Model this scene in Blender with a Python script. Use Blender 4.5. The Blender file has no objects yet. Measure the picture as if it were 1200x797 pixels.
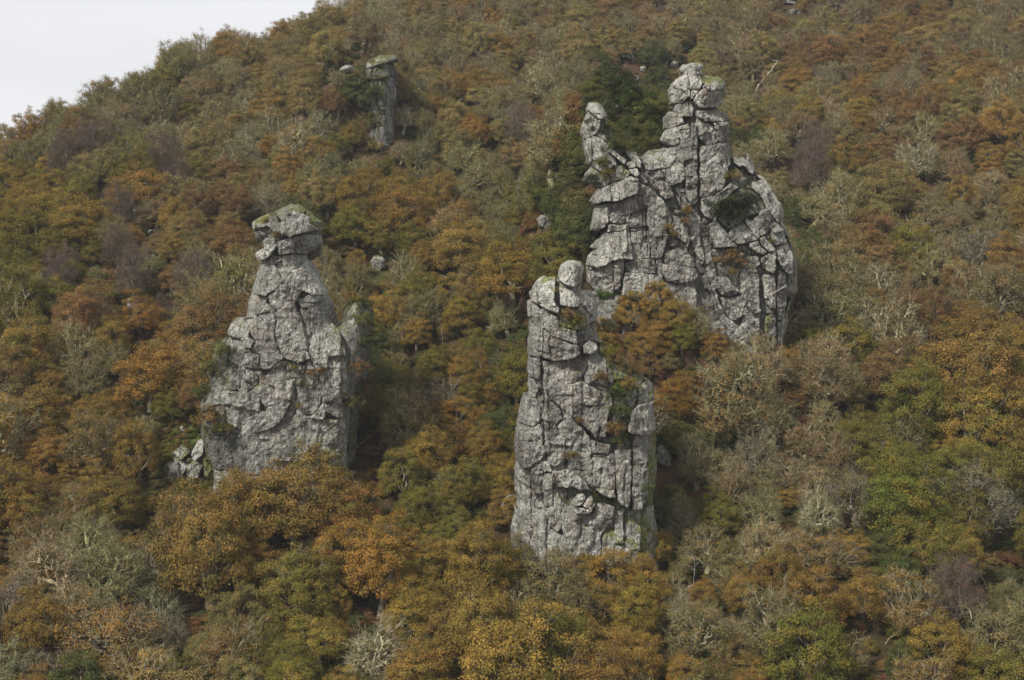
import bpy, math, random
import numpy as np
from mathutils import Vector

random.seed(7)
RNG = np.random.default_rng(11)
scene = bpy.context.scene
COL = scene.collection

# ------------------------------------------------------------------ camera
F = 1648.0           # focal length in photograph pixels (1200 wide)
HX, HY = 600.0, 300.0  # vanishing point of the level view axis
cam_data = bpy.data.cameras.new('camera')
cam_data.sensor_width = 36.0
cam_data.lens = 36.0 * F / 1200.0
cam_data.shift_y = -(398.5 - HY) / 1200.0
cam_data.clip_start = 0.5
cam_data.clip_end = 9000
cam = bpy.data.objects.new('camera', cam_data)
cam.rotation_euler = (math.pi / 2, 0, 0)
COL.objects.link(cam)
scene.camera = cam

# ------------------------------------------------------------------ sky and sun
SUN_EL, SUN_AZ = math.radians(47), math.radians(-134)   # azimuth from +y towards +x
w = bpy.data.worlds.new('World')
scene.world = w
w.use_nodes = True
nt = w.node_tree
nt.nodes.clear()
out = nt.nodes.new('ShaderNodeOutputWorld')
bg = nt.nodes.new('ShaderNodeBackground')
bg.inputs['Strength'].default_value = 0.1
sky = nt.nodes.new('ShaderNodeTexSky')
sky.sky_type = 'NISHITA'
sky.sun_disc = False
sky.sun_elevation = SUN_EL
sky.sun_rotation = SUN_AZ
sky.dust_density = 2.0
tc = nt.nodes.new('ShaderNodeTexCoord')
mp = nt.nodes.new('ShaderNodeMapping')
mp.inputs['Scale'].default_value = (1.0, 1.0, 3.5)
nz = nt.nodes.new('ShaderNodeTexNoise')
nz.inputs['Scale'].default_value = 3.0
nz.inputs['Detail'].default_value = 4.0
cr = nt.nodes.new('ShaderNodeValToRGB')
cr.color_ramp.elements[0].position = 0.3
cr.color_ramp.elements[0].color = (6.5, 6.55, 6.75, 1)
cr.color_ramp.elements[1].position = 0.7
cr.color_ramp.elements[1].color = (7.6, 7.6, 7.7, 1)
mx = nt.nodes.new('ShaderNodeMixRGB')
mx.inputs[0].default_value = 0.93
nt.links.new(tc.outputs['Generated'], mp.inputs[0])
nt.links.new(mp.outputs[0], nz.inputs['Vector'])
nt.links.new(nz.outputs['Fac'], cr.inputs[0])
nt.links.new(sky.outputs[0], mx.inputs[1])
nt.links.new(cr.outputs[0], mx.inputs[2])
nt.links.new(mx.outputs[0], bg.inputs['Color'])
nt.links.new(bg.outputs[0], out.inputs['Surface'])

sd = bpy.data.lights.new('sun', 'SUN')
sd.energy = 4.5
sd.angle = math.radians(8)
sd.color = (1.0, 0.95, 0.87)
sun = bpy.data.objects.new('sun', sd)
sdir = Vector((math.sin(SUN_AZ) * math.cos(SUN_EL), math.cos(SUN_AZ) * math.cos(SUN_EL), math.sin(SUN_EL)))
sun.rotation_euler = sdir.to_track_quat('Z', 'Y').to_euler()
COL.objects.link(sun)

scene.view_settings.view_transform = 'Standard'
scene.view_settings.look = 'None'
scene.view_settings.gamma = 1
scene.view_settings.exposure = 0.36
scene.cycles.max_bounces = 5
scene.cycles.diffuse_bounces = 3
scene.cycles.transparent_max_bounces = 4
scene.cycles.use_denoising = True

# ------------------------------------------------------------------ numpy noise
_L = np.random.default_rng(3).random((64, 64, 64)).astype(np.float32)

def vnoise(x, y, z):
    xi, yi, zi = np.floor(x).astype(np.int32), np.floor(y).astype(np.int32), np.floor(z).astype(np.int32)
    fx, fy, fz = x - xi, y - yi, z - zi
    fx = fx * fx * (3 - 2 * fx); fy = fy * fy * (3 - 2 * fy); fz = fz * fz * (3 - 2 * fz)
    x0, y0, z0 = xi & 63, yi & 63, zi & 63
    x1, y1, z1 = (xi + 1) & 63, (yi + 1) & 63, (zi + 1) & 63
    a = _L[x0, y0, z0] * (1 - fx) + _L[x1, y0, z0] * fx
    b = _L[x0, y1, z0] * (1 - fx) + _L[x1, y1, z0] * fx
    c = _L[x0, y0, z1] * (1 - fx) + _L[x1, y0, z1] * fx
    d = _L[x0, y1, z1] * (1 - fx) + _L[x1, y1, z1] * fx
    return ((a * (1 - fy) + b * fy) * (1 - fz) + (c * (1 - fy) + d * fy) * fz) * 2 - 1

def fbm(x, y, z, octaves=3):
    s, a = 0, 1.0
    for o in range(octaves):
        s = s + a * vnoise(x + 17.3 * o, y + 5.1 * o, z + 9.7 * o)
        x, y, z, a = x * 2.03, y * 2.03, z * 2.03, a * 0.5
    return s

def A(v):
    return np.asarray(v, dtype=np.float64)

# ------------------------------------------------------------------ terrain
SIDE_X = [-900, -200, -140, -96, -84.5, -70, -59, -44, -30, 0, 100, 900]
SIDE_Z = [-75, -60, -25, 8.5, 19, 29.5, 39.5, 45.5, 55, 80, 112, 140]

def ground(x, y):
    x, y = A(x), A(y)
    front = -99.5 + 0.5 * y
    side = np.interp(x, SIDE_X, SIDE_Z)
    top = 92 - 0.25 * np.maximum(y - 400, 0)
    k = 2.5
    m = -k * np.logaddexp(np.logaddexp(-front / k, -side / k), -top / k)
    m = np.maximum(m, -75 + 2.0 * fbm(x / 80, y / 80, x * 0, 2))
    amp = np.clip((y - 60) / 60, 0, 1)
    m = m + amp * (1.5 * fbm(x / 26 + 3, y / 26, x * 0 + 2.2, 3) - 0.4)
    # the bluff behind the rear crag, and the shoulder carrying the far buttress
    m = m + 34 * np.exp(-(((x - 13.0) / 10.5) ** 2 + ((y - 180.5) / 9.5) ** 2))
    m = m + 7.5 * np.exp(-(((x - 20) / 12) ** 2 + ((y - 164) / 7.5) ** 2))
    m = m + 12.5 * np.exp(-(((x + 27) / 8.5) ** 2 + ((y - 243) / 9) ** 2))
    m = m + 5.0 * np.exp(-(((x + 34) / 7) ** 2 + ((y - 158) / 7) ** 2))
    return m

def px2w(px, row, y):
    return ((px - HX) / F * y, (HY - row) / F * y)

def w2px(x, y, z):
    return HX + F * x / y, HY - F * z / y

_ys = np.arange(90, 420, 0.5)
def hit(px, row):
    """where the view line through a photograph pixel first meets the ground"""
    xs = (px - HX) / F * _ys
    zs = (HY - row) / F * _ys
    g = ground(xs, _ys)
    i = np.nonzero(g >= zs)[0]
    if len(i) == 0:
        return None
    y = _ys[i[0]]
    return ((px - HX) / F * y, y, float(g[i[0]]))

def mesh_from(name, verts, faces, mats, smooth=True, mat_idx=None):
    me = bpy.data.meshes.new(name)
    verts = np.asarray(verts, dtype=np.float32)
    faces = np.asarray(faces, dtype=np.int32)
    n = faces.shape[1]
    me.vertices.add(len(verts))
    me.vertices.foreach_set('co', verts.ravel())
    me.loops.add(faces.size)
    me.loops.foreach_set('vertex_index', faces.ravel())
    me.polygons.add(len(faces))
    me.polygons.foreach_set('loop_start', np.arange(0, faces.size, n, dtype=np.int32))
    me.polygons.foreach_set('loop_total', np.full(len(faces), n, dtype=np.int32))
    if mat_idx is not None:
        me.polygons.foreach_set('material_index', np.asarray(mat_idx, dtype=np.int32))
    me.update(calc_edges=True)
    me.polygons.foreach_set('use_smooth', np.full(len(faces), smooth))
    for m in (mats if isinstance(mats, (list, tuple)) else [mats]):
        me.materials.append(m)
    return me

def link(name, me, parent=None, loc=(0, 0, 0), **props):
    o = bpy.data.objects.new(name, me)
    o.location = loc
    COL.objects.link(o)
    if parent is not None:
        o.parent = parent
    for k, v in props.items():
        o[k] = v
    return o

# ------------------------------------------------------------------ materials
class N:
    def __init__(s, name):
        s.m = bpy.data.materials.new(name); s.m.use_nodes = True
        s.t = s.m.node_tree; s.t.nodes.clear()
        s.out = s.t.nodes.new('ShaderNodeOutputMaterial')
    def new(s, kind, **kw):
        n = s.t.nodes.new(kind)
        for k, v in kw.items(): setattr(n, k, v)
        return n
    def link(s, a, b): s.t.links.new(a, b)
    def noise(s, vec, scale, detail=4, rough=0.6, sc=None):
        if sc is not None:
            mp = s.new('ShaderNodeMapping'); mp.inputs['Scale'].default_value = sc
            s.link(vec, mp.inputs[0]); vec = mp.outputs[0]
        n = s.new('ShaderNodeTexNoise'); n.inputs['Scale'].default_value = scale
        n.inputs['Detail'].default_value = detail; n.inputs['Roughness'].default_value = rough
        s.link(vec, n.inputs['Vector']); return n.outputs['Fac']
    def ramp(s, fac, stops):
        r = s.new('ShaderNodeValToRGB'); e = r.color_ramp.elements
        while len(e) < len(stops): e.new(0.5)
        for el, (p, c) in zip(e, stops):
            el.position = p; el.color = (*c, 1) if isinstance(c, tuple) else (c, c, c, 1)
        s.link(fac, r.inputs[0]); return r.outputs[0]
    def mix(s, fac, a, b, mode='MIX'):
        m = s.new('ShaderNodeMixRGB', blend_type=mode)
        for i, v in ((0, fac), (1, a), (2, b)):
            if isinstance(v, (int, float)): m.inputs[i].default_value = v if i == 0 else (v, v, v, 1)
            elif isinstance(v, tuple): m.inputs[i].default_value = (*v, 1)
            else: s.link(v, m.inputs[i])
        return m.outputs[0]
    def math(s, op, a, b=0.0, c=0.0, clamp=False):
        m = s.new('ShaderNodeMath', operation=op); m.use_clamp = clamp
        for i, v in enumerate((a, b, c)):
            if isinstance(v, (int, float)): m.inputs[i].default_value = v
            else: s.link(v, m.inputs[i])
        return m.outputs[0]
    def attr(s, name, kind='GEOMETRY', out='Fac'):
        a = s.new('ShaderNodeAttribute'); a.attribute_name = name; a.attribute_type = kind
        return a.outputs[out]
    def coords(s, which='Object'):
        return s.new('ShaderNodeTexCoord').outputs[which]

def rock_material(name='granite', far=False):
    n = N(name)
    P = n.new('ShaderNodeNewGeometry').outputs['Position']
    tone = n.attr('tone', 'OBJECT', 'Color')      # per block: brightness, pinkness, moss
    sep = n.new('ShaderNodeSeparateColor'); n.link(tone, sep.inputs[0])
    base = n.ramp(n.noise(P, 0.35, 5, 0.6), [(0.30, (0.18, 0.178, 0.158)), (0.5, (0.315, 0.31, 0.275)), (0.70, (0.46, 0.457, 0.405))])
    base = n.mix(n.math('MULTIPLY', n.math('MULTIPLY', sep.outputs[1], 0.6), n.ramp(n.noise(P, 0.5, 4), [(0.35, 0.0), (0.65, 1.0)])), base, (0.30, 0.225, 0.205))
    grey = n.ramp(n.noise(P, 0.45, 5, 0.65), [(0.42, 0.0), (0.58, 1.0)])
    base = n.mix(n.math('MULTIPLY', grey, 0.55), base, (0.25, 0.26, 0.225))
    streak = n.ramp(n.noise(P, 0.9, 5, 0.65, (1.3, 1.3, 0.14)), [(0.48, 0.0), (0.62, 1.0)])
    base = n.mix(n.math('MULTIPLY', streak, 0.8), base, (0.075, 0.07, 0.062))
    spk = n.ramp(n.noise(P, 4.2, 4, 0.75), [(0.53, 0.0), (0.61, 1.0)])
    big = n.ramp(n.noise(P, 0.30, 5, 0.7, (1.2, 1.2, 0.28)), [(0.47, 0.0), (0.60, 1.0)])
    base = n.mix(n.math('MULTIPLY', big, 0.62), base, (0.115, 0.108, 0.098))
    rust = n.ramp(n.noise(P, 0.55, 4, 0.6, (1, 1, 0.5)), [(0.58, 0.0), (0.68, 1.0)])
    base = n.mix(n.math('MULTIPLY', rust, 0.4), base, (0.22, 0.15, 0.09))
    base = n.mix(n.math('MULTIPLY', spk, 0.50), base, (0.10, 0.097, 0.085))
    lich = n.math('MULTIPLY', n.ramp(n.noise(P, 2.0, 5, 0.75, (1, 1, 0.7)), [(0.53, 0.0), (0.60, 1.0)]), n.ramp(n.noise(P, 0.28, 3), [(0.38, 0.25), (0.6, 1.0)]))
    base = n.mix(n.math('MULTIPLY', lich, 0.5), base, (0.60, 0.59, 0.53))
    dots = n.ramp(n.noise(P, 7.5, 2, 0.5), [(0.62, 0.0), (0.67, 1.0)])
    base = n.mix(n.math('MULTIPLY', n.math('MULTIPLY', dots, 0.8), n.ramp(n.noise(P, 0.3, 3), [(0.42, 0.15), (0.62, 1.0)])), base, (0.68, 0.67, 0.62))
    nrm = n.new('ShaderNodeNewGeometry').outputs['Normal']
    sn = n.new('ShaderNodeSeparateXYZ'); n.link(nrm, sn.inputs[0])
    up = n.math('MULTIPLY', n.math('SUBTRACT', sn.outputs[2], 0.30), 1.8, clamp=True)
    mossn = n.noise(P, 0.8, 5, 0.7)
    mv = n.math('ADD', n.math('MULTIPLY', up, 0.16), n.math('MULTIPLY', sep.outputs[2], 0.34))
    mf = n.ramp(n.math('ADD', mossn, mv), [(0.66, 0.0), (0.76, 1.0)])
    mosscol = n.ramp(n.noise(P, 3.0, 3), [(0.35, (0.055, 0.07, 0.016)), (0.55, (0.13, 0.14, 0.03)), (0.7, (0.22, 0.20, 0.07))])
    base = n.mix(n.math('MULTIPLY', mf, 0.85), base, mosscol)
    fin = n.noise(P, 3.4, 6, 0.8, (1.6, 1.6, 0.45))
    base = n.mix(1.0, base, n.ramp(fin, [(0.36, 0.55), (0.5, 0.95), (0.64, 1.35)]), 'MULTIPLY')
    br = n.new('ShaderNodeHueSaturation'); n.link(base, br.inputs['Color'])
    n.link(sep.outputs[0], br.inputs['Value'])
    b = n.new('ShaderNodeBsdfPrincipled')
    n.link(br.outputs[0], b.inputs['Base Color'])
    b.inputs['Roughness'].default_value = 0.92
    b.inputs['Specular IOR Level'].default_value = 0.15
    h = n.math('ADD', n.noise(P, 2.2, 5, 0.6), n.math('MULTIPLY', n.noise(P, 1.3, 3, 0.6, (2.2, 2.2, 0.35)), 0.7))
    wp = n.new('ShaderNodeMixRGB', blend_type='ADD'); wp.inputs[0].default_value = 0.5
    nw = n.new('ShaderNodeTexNoise'); nw.inputs['Scale'].default_value = 0.8; n.link(P, nw.inputs['Vector'])
    n.link(P, wp.inputs[1]); n.link(nw.outputs['Color'], wp.inputs[2])
    mpv = n.new('ShaderNodeMapping'); mpv.inputs['Scale'].default_value = (1.0, 1.0, 0.5); mpv.inputs['Rotation'].default_value = (0, 0.3, 0); n.link(wp.outputs[0], mpv.inputs[0])
    vo = n.new('ShaderNodeTexVoronoi', feature='DISTANCE_TO_EDGE'); vo.inputs['Scale'].default_value = 0.95; n.link(mpv.outputs[0], vo.inputs['Vector'])
    h = n.math('ADD', h, n.math('MULTIPLY', n.ramp(vo.outputs['Distance'], [(0.0, 0.0), (0.06, 1.0)]), 0.10))
    bp = n.new('ShaderNodeBump'); bp.inputs['Strength'].default_value = 1.0; bp.inputs['Distance'].default_value = 0.65
    n.link(h, bp.inputs['Height']); n.link(bp.outputs[0], b.inputs['Normal'])
    n.link(b.outputs[0], n.out.inputs[0])
    return n.m

def leaf_material(name, trans=0.25):
    n = N(name)
    tint = n.attr('tint', 'INSTANCER', 'Color')
    alt = n.attr('alt', 'INSTANCER', 'Color')
    v = n.attr('v'); u = n.attr('u')
    c = n.mix(n.ramp(u, [(0.35, 0.0), (0.8, 1.0)]), tint, alt)
    c = n.mix(1.0, c, n.ramp(v, [(0.0, 0.62), (0.5, 0.97), (1.0, 1.45)]), 'MULTIPLY')
    d = n.new('ShaderNodeBsdfDiffuse'); n.link(c, d.inputs[0])
    t = n.new('ShaderNodeBsdfTranslucent'); n.link(c, t.inputs[0])
    ms = n.new('ShaderNodeMixShader'); ms.inputs[0].default_value = trans
    n.link(d.outputs[0], ms.inputs[1]); n.link(t.outputs[0], ms.inputs[2]); n.link(ms.outputs[0], n.out.inputs[0])
    return n.m

def bark_material(name):
    n = N(name)
    P = n.coords('Object')
    bark = n.attr('bark', 'INSTANCER', 'Color')
    f = n.noise(P, 1.6, 4, 0.7)
    c = n.mix(n.ramp(f, [(0.35, 0.0), (0.62, 1.0)]), (0.06, 0.05, 0.038), bark)
    mo = n.ramp(n.noise(P, 0.9, 3), [(0.55, 0.0), (0.68, 1.0)])
    c = n.mix(n.math('MULTIPLY', mo, 0.5), c, (0.10, 0.12, 0.03))
    d = n.new('ShaderNodeBsdfDiffuse'); n.link(c, d.inputs[0]); n.link(d.outputs[0], n.out.inputs[0])
    return n.m

def ground_material():
    n = N('woodland_floor')
    P = n.new('ShaderNodeNewGeometry').outputs['Position']
    f = n.noise(P, 0.09, 4)
    f2 = n.noise(P, 1.1, 6, 0.75)
    c = n.mix(n.ramp(f, [(0.42, 0.0), (0.58, 1.0)]), (0.062, 0.036, 0.023), (0.042, 0.040, 0.018))
    c = n.mix(n.ramp(f2, [(0.45, 0.0), (0.65, 1.0)]), c, (0.105, 0.064, 0.038))
    g = n.attr('grass')
    gc = n.ramp(n.noise(P, 0.8, 5, 0.7), [(0.3, (0.07, 0.05, 0.02)), (0.45, (0.045, 0.055, 0.018)), (0.6, (0.085, 0.10, 0.028)), (0.75, (0.17, 0.14, 0.06))])
    c = n.mix(g, c, gc)
    b = n.new('ShaderNodeBsdfDiffuse'); n.link(c, b.inputs[0])
    bp = n.new('ShaderNodeBump'); bp.inputs['Distance'].default_value = 0.8
    n.link(n.noise(P, 0.9, 7, 0.7), bp.inputs['Height']); n.link(bp.outputs[0], b.inputs['Normal'])
    n.link(b.outputs[0], n.out.inputs[0])
    return n.m

M_ROCK = rock_material()
M_LEAF = leaf_material('autumn_leaves')
M_BARK = bark_material('lichened_bark')
M_GROUND = ground_material()

# ------------------------------------------------------------------ the ground, one sheet
gx = np.concatenate([np.linspace(-4000, -260, 26)[:-1], np.arange(-180, 221, 1.6), np.linspace(300, 4000, 24)[1:]])
gx = np.concatenate([np.linspace(-4000, -200, 26), np.arange(-180, 221, 1.6), np.linspace(240, 4000, 24)])
gy = np.concatenate([np.linspace(-4000, 40, 26), np.arange(60, 421, 1.6), np.linspace(440, 6000, 26)])
X, Y = np.meshgrid(gx, gy)
Z = ground(X, Y)
nxg, nyg = len(gx), len(gy)
idx = np.arange(nxg * nyg).reshape(nyg, nxg)
quads = np.stack([idx[:-1, :-1], idx[:-1, 1:], idx[1:, 1:], idx[1:, :-1]], -1).reshape(-1, 4)
gme = mesh_from('ground', np.stack([X, Y, Z], -1).reshape(-1, 3), quads, M_GROUND)
PX, PR = HX + F * X / np.maximum(Y, 20), HY - F * Z / np.maximum(Y, 20)
def blob(cx, cy, rx, ry):
    return np.clip(1.6 - 1.6 * (((PX - cx) / rx) ** 2 + ((PR - cy) / ry) ** 2), 0, 1)
gr = np.maximum.reduce([blob(222, 530, 46, 52), blob(640, 690, 30, 25), 0.7 * blob(420, 330, 50, 25), 0.5 * blob(650, 190, 30, 60)])
gr = gr * (Y > 100)
ga = gme.attributes.new('grass', 'FLOAT', 'POINT')
ga.data.foreach_set('value', gr.astype(np.float32).ravel())
link('ground', gme, kind='structure')
# ------------------------------------------------------------------ rock blocks
def surface_nets(f, org, h):
    """f: 3-D field, negative inside; returns vertices and quads"""
    nx, ny, nz = f.shape
    s = f < 0
    corners = [(i, j, k) for i in (0, 1) for j in (0, 1) for k in (0, 1)]
    cnt = np.zeros((nx - 1, ny - 1, nz - 1), np.int8)
    for i, j, k in corners:
        cnt += s[i:nx - 1 + i, j:ny - 1 + j, k:nz - 1 + k]
    act = (cnt > 0) & (cnt < 8)
    ci, cj, ck = np.nonzero(act)
    if len(ci) == 0:
        return None
    vid = -np.ones(act.shape, np.int32)
    vid[ci, cj, ck] = np.arange(len(ci))
    acc = np.zeros((len(ci), 3)); num = np.zeros(len(ci))
    for a in corners:
        for ax in range(3):
            if a[ax]: continue
            b = list(a); b[ax] = 1
            fa = f[ci + a[0], cj + a[1], ck + a[2]]
            fb = f[ci + b[0], cj + b[1], ck + b[2]]
            cr_ = (fa < 0) != (fb < 0)
            t = np.where(cr_, fa / np.where(cr_, fa - fb, 1), 0)
            p = np.array(a, float)[None, :].repeat(len(ci), 0)
            p[:, ax] += t
            acc += p * cr_[:, None]; num += cr_
    v = acc / num[:, None] + np.stack([ci, cj, ck], -1)
    verts = v * h + org
    faces = []
    for ax in range(3):
        sl0 = [slice(None)] * 3; sl1 = [slice(None)] * 3
        sl0[ax] = slice(0, -1); sl1[ax] = slice(1, None)
        cr_ = s[tuple(sl0)] != s[tuple(sl1)]
        i, j, k = np.nonzero(cr_)
        p = [i, j, k]
        o1, o2 = (ax + 1) % 3, (ax + 2) % 3
        ok = (p[o1] > 0) & (p[o2] > 0) & (p[o1] < f.shape[o1] - 1) & (p[o2] < f.shape[o2] - 1)
        p = [q[ok] for q in p]
        inside = s[tuple(p)]
        q = []
        for d1, d2 in ((0, 0), (1, 0), (1, 1), (0, 1)):
            c = [p[0].copy(), p[1].copy(), p[2].copy()]
            c[o1] -= d1; c[o2] -= d2
            q.append(vid[tuple(c)])
        q = np.stack(q, -1)
        q[~inside] = q[~inside][:, ::-1]
        faces.append(q)
    faces = np.concatenate(faces)
    faces = faces[(faces >= 0).all(1)][:, ::-1]
    return verts, faces

def poly_sdf(P, x, z):
    """signed distance of points to polygon P (n,2), negative inside"""
    d = np.full(x.shape, 1e9); sgn = np.ones(x.shape)
    n = len(P)
    for i in range(n):
        a, b = P[i], P[i - 1]
        ex, ez = b - a
        wx, wz = x - a[0], z - a[1]
        t = np.clip((wx * ex + wz * ez) / (ex * ex + ez * ez + 1e-9), 0, 1)
        dx, dz = wx - ex * t, wz - ez * t
        d = np.minimum(d, dx * dx + dz * dz)
        c1, c2, c3 = z >= a[1], z < b[1], ex * wz > ez * wx
        flip = (c1 & c2 & c3) | (~c1 & ~c2 & ~c3)
        sgn = np.where(flip, -sgn, sgn)
    return sgn * np.sqrt(d)

def smax(a, b, k):
    h = np.clip(0.5 + 0.5 * (a - b) / k, 0, 1)
    return b * (1 - h) + a * h + k * h * (1 - h)

def bilin(G, gx0, gz0, h, x, z):
    u = np.clip((x - gx0) / h, 0, G.shape[0] - 1.001); v = np.clip((z - gz0) / h, 0, G.shape[1] - 1.001)
    i, j = u.astype(int), v.astype(int); fu, fv = u - i, v - j
    return (G[i, j] * (1 - fu) + G[i + 1, j] * fu) * (1 - fv) + (G[i, j + 1] * (1 - fu) + G[i + 1, j + 1] * fu) * fv

class Crag:
    """a rock tower made of separate joint-bounded blocks traced on its own plane, with real depth"""
    def __init__(s, name, Y0, blocks, cracks=(), R=5.0, H=5.0, back=6.0, res=0.10, seed=1, fine=0.3, gap=(-0.06, 0.02), jit=0.15, til=0.08, stp=1.0, slab=(1.25, 2.9), angs=(0.10, 0.10, 9999), label='', category='rock', group=None, bottom=None, **kw):
        s.Y0, s.name = Y0, name
        r = np.random.default_rng(seed)
        polys = []
        for b in blocks:
            P = A([px2w(px, row, Y0) for px, row in b[0]])
            polys.append(P)
        allp = np.concatenate(polys)
        x0, z0 = allp.min(0) - 2; x1, z1 = allp.max(0) + 2
        h = 0.3
        xs, zs = np.arange(x0, x1, h), np.arange(z0, z1, h)
        GX, GZ = np.meshgrid(xs, zs, indexing='ij')
        U = np.min([poly_sdf(P, GX, GZ) for P in polys], 0)
        inside = U < 0.35
        outer = np.zeros(inside.shape, bool); outer[0] = outer[-1] = True; outer[:, 0] = outer[:, -1] = True
        for _ in range(400):
            n_ = outer.copy(); n_[1:] |= outer[:-1]; n_[:-1] |= outer[1:]; n_[:, 1:] |= outer[:, :-1]; n_[:, :-1] |= outer[:, 1:]; n_ &= ~inside
            if (n_ == outer).all(): break
            outer = n_
        inside = ~outer
        # distance to the outside, by brute force over the rim cells
        inn = np.argwhere(inside)
        rim = inside.copy()
        rim[1:-1, 1:-1] = inside[1:-1, 1:-1] & ~(inside[2:, 1:-1] & inside[:-2, 1:-1] & inside[1:-1, 2:] & inside[1:-1, :-2])
        rp = np.argwhere(rim & inside).astype(np.float32)
        # the foot of the tower is buried: it is no edge
        low = np.array([np.argmax(inside[i]) for i in range(len(xs))])
        zf = (HY - bottom) / F * Y0
        rp = rp[~((rp[:, 1] <= low[rp[:, 0].astype(int)] + 1) & (zs[rp[:, 1].astype(int)] < zf))]
        D = np.zeros(U.shape)
        dd = np.empty(len(inn))
        for c in range(0, len(inn), 1500):
            q = inn[c:c + 1500].astype(np.float32)
            dd[c:c + 1500] = np.sqrt(((q[:, None, :] - rp[None]) ** 2).sum(-1).min(1)) * h
        D[inn[:, 0], inn[:, 1]] = dd
        inf = np.sqrt(np.clip(1 - (1 - np.clip(D / R, 0, 1)) ** 2, 0, 1)) * H
        for _ in range(3):   # smooth
            inf[1:-1, 1:-1] = (inf[1:-1, 1:-1] * 2 + inf[2:, 1:-1] + inf[:-2, 1:-1] + inf[1:-1, 2:] + inf[1:-1, :-2]) / 6
        s.inf, s.x0, s.z0, s.h = inf, x0, z0, h
        s.U = U
        s.offs = []
        root = bpy.data.objects.new(name, None)
        base = (float(np.mean([x0, x1])), Y0, float(z0 + 1))
        root.location = base
        COL.objects.link(root)
        root['label'] = label; root['category'] = category
        if group: root['group'] = group
        s.root = root
        crackw = [A([px2w(px, row, Y0) for px, row in c]) for c in cracks]
        # ---- core
        bid = 0
        for b, P in zip(blocks, polys):
            off = b[1] if len(b) > 1 else None
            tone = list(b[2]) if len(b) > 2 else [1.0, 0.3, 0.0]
            if off is None: off = 0.0
            off += float(r.normal(0, jit))
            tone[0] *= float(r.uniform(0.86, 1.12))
            lo, hi = P.min(0) - 0.45, P.max(0) + 0.45
            c0 = P.mean(0)
            small = min(hi - lo) < 2.6
            depth = min(max(2.2, 1.1 * float(min(P.max(0) - P.min(0)))), 4.0) if b[0] and small else 3.6
            hh = res
            xg, zg = np.arange(lo[0], hi[0] + hh, hh), np.arange(lo[1], hi[1] + hh, hh)
            X2, Z2 = np.meshgrid(xg, zg, indexing='ij')
            wx = 0.14 * fbm(X2 * 1.1, Z2 * 1.1, X2 * 0 + 1.5, 3); wz = 0.14 * fbm(X2 * 1.1 + 31, Z2 * 1.1, X2 * 0 + 1.5, 3)
            sd2 = poly_sdf(P, X2 + wx, Z2 + wz) + float(r.uniform(*gap))
            fr = Y0 - bilin(inf, x0, z0, h, X2, Z2) - off
            tx, tz = r.normal(0, til), r.normal(0.04, til)
            fr = fr + np.clip(tx * (X2 - c0[0]) + tz * (Z2 - c0[1]), -0.9, 0.9)
            # facets and hairline joints inside the block
            # joint-bounded slabs: columns across the joint set, each cut at its own heights
            px_ = HX + F * c0[0] / Y0
            ang = angs[0] if px_ < angs[2] else angs[1]
            qx = X2 + 0.30 * fbm(X2 * 0.35, Z2 * 0.35, X2 * 0 + 7, 2) + 0.05 * fbm(X2 * 2, Z2 * 2, X2 * 0, 2)
            qz = Z2 + 0.35 * fbm(X2 * 0.4 + 9, Z2 * 0.4, X2 * 0 + 9, 3)
            t1 = (qx * math.cos(ang) + qz * math.sin(ang)) / slab[0]
            t2 = (-qx * math.sin(ang) + qz * math.cos(ang)) / slab[1]
            t1 = t1 + 0.35 * np.sin(t1 * 1.9 + seed); i1 = np.floor(t1)
            hsh = lambda p, q, k: np.modf(np.abs(np.sin(p * 127.1 + q * 311.7 + k * 74.7 + seed) * 43758.5453))[0]
            t2 = t2 + hsh(i1, 0 * i1, 1) * 3; t2 = t2 + 0.3 * np.sin(t2 * 2.3 + i1); i2 = np.floor(t2)
            f1, f2 = t1 - i1, t2 - i2
            e1 = np.minimum(f1, 1 - f1) * slab[0]; e2 = np.minimum(f2, 1 - f2) * slab[1]
            plane = (hsh(i1, i2, 2) - 0.5) * 0.55 * (f1 - 0.5) * slab[0] + (hsh(i1, i2, 3) - 0.5) * 0.30 * (f2 - 0.5) * slab[1]
            step = hsh(i1, i2, 4) * 2 - 1
            open1 = np.clip(hsh(i1, i2, 5) * 1.8 - 0.75, 0, 1) * 1.3
            fr = fr + stp * (0.20 * step + plane) + 0.22 * open1 * np.exp(-(np.minimum(e1, e2) / 0.055) ** 2)
            for cw in crackw:
                dmin = np.full(X2.shape, 1e9)
                for a_, b_ in zip(cw[:-1], cw[1:]):
                    e = b_ - a_
                    t = np.clip(((X2 - a_[0]) * e[0] + (Z2 - a_[1]) * e[1]) / (e @ e), 0, 1)
                    dmin = np.minimum(dmin, np.hypot(X2 + wx - a_[0] - e[0] * t, Z2 + wz - a_[1] - e[1] * t))
                fr = fr + 0.42 * np.exp(-(dmin / 0.075) ** 2)
            fr = fr + 0.16 * fbm(X2 * 1.3, Z2 * 1.3, X2 * 0 + 3, 4) + 0.05 * fbm(X2 * 5, Z2 * 4, X2 * 0 + 3, 2)
            ylo, yhi = float(fr.min()) - 0.3, Y0 - 0.0 + depth * 0.25
            yhi = max(yhi, float(fr.min()) + depth)
            yg = np.arange(ylo, yhi + 0.3, hh)
            f3 = smax(sd2[:, None, :] + 0 * yg[None, :, None], fr[:, None, :] - yg[None, :, None], 0.07)
            X3, Y3, Z3 = xg[:, None, None], yg[None, :, None], zg[None, None, :]
            z3 = np.zeros((len(xg), len(yg), len(zg)))
            f3 = f3 + 0.05 * fbm(X3 * 1.1 + z3, Y3 * 1.1 + z3, Z3 * 1.1 + z3, 2)
            f3 = np.maximum(f3, Y3 - yhi)
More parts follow.
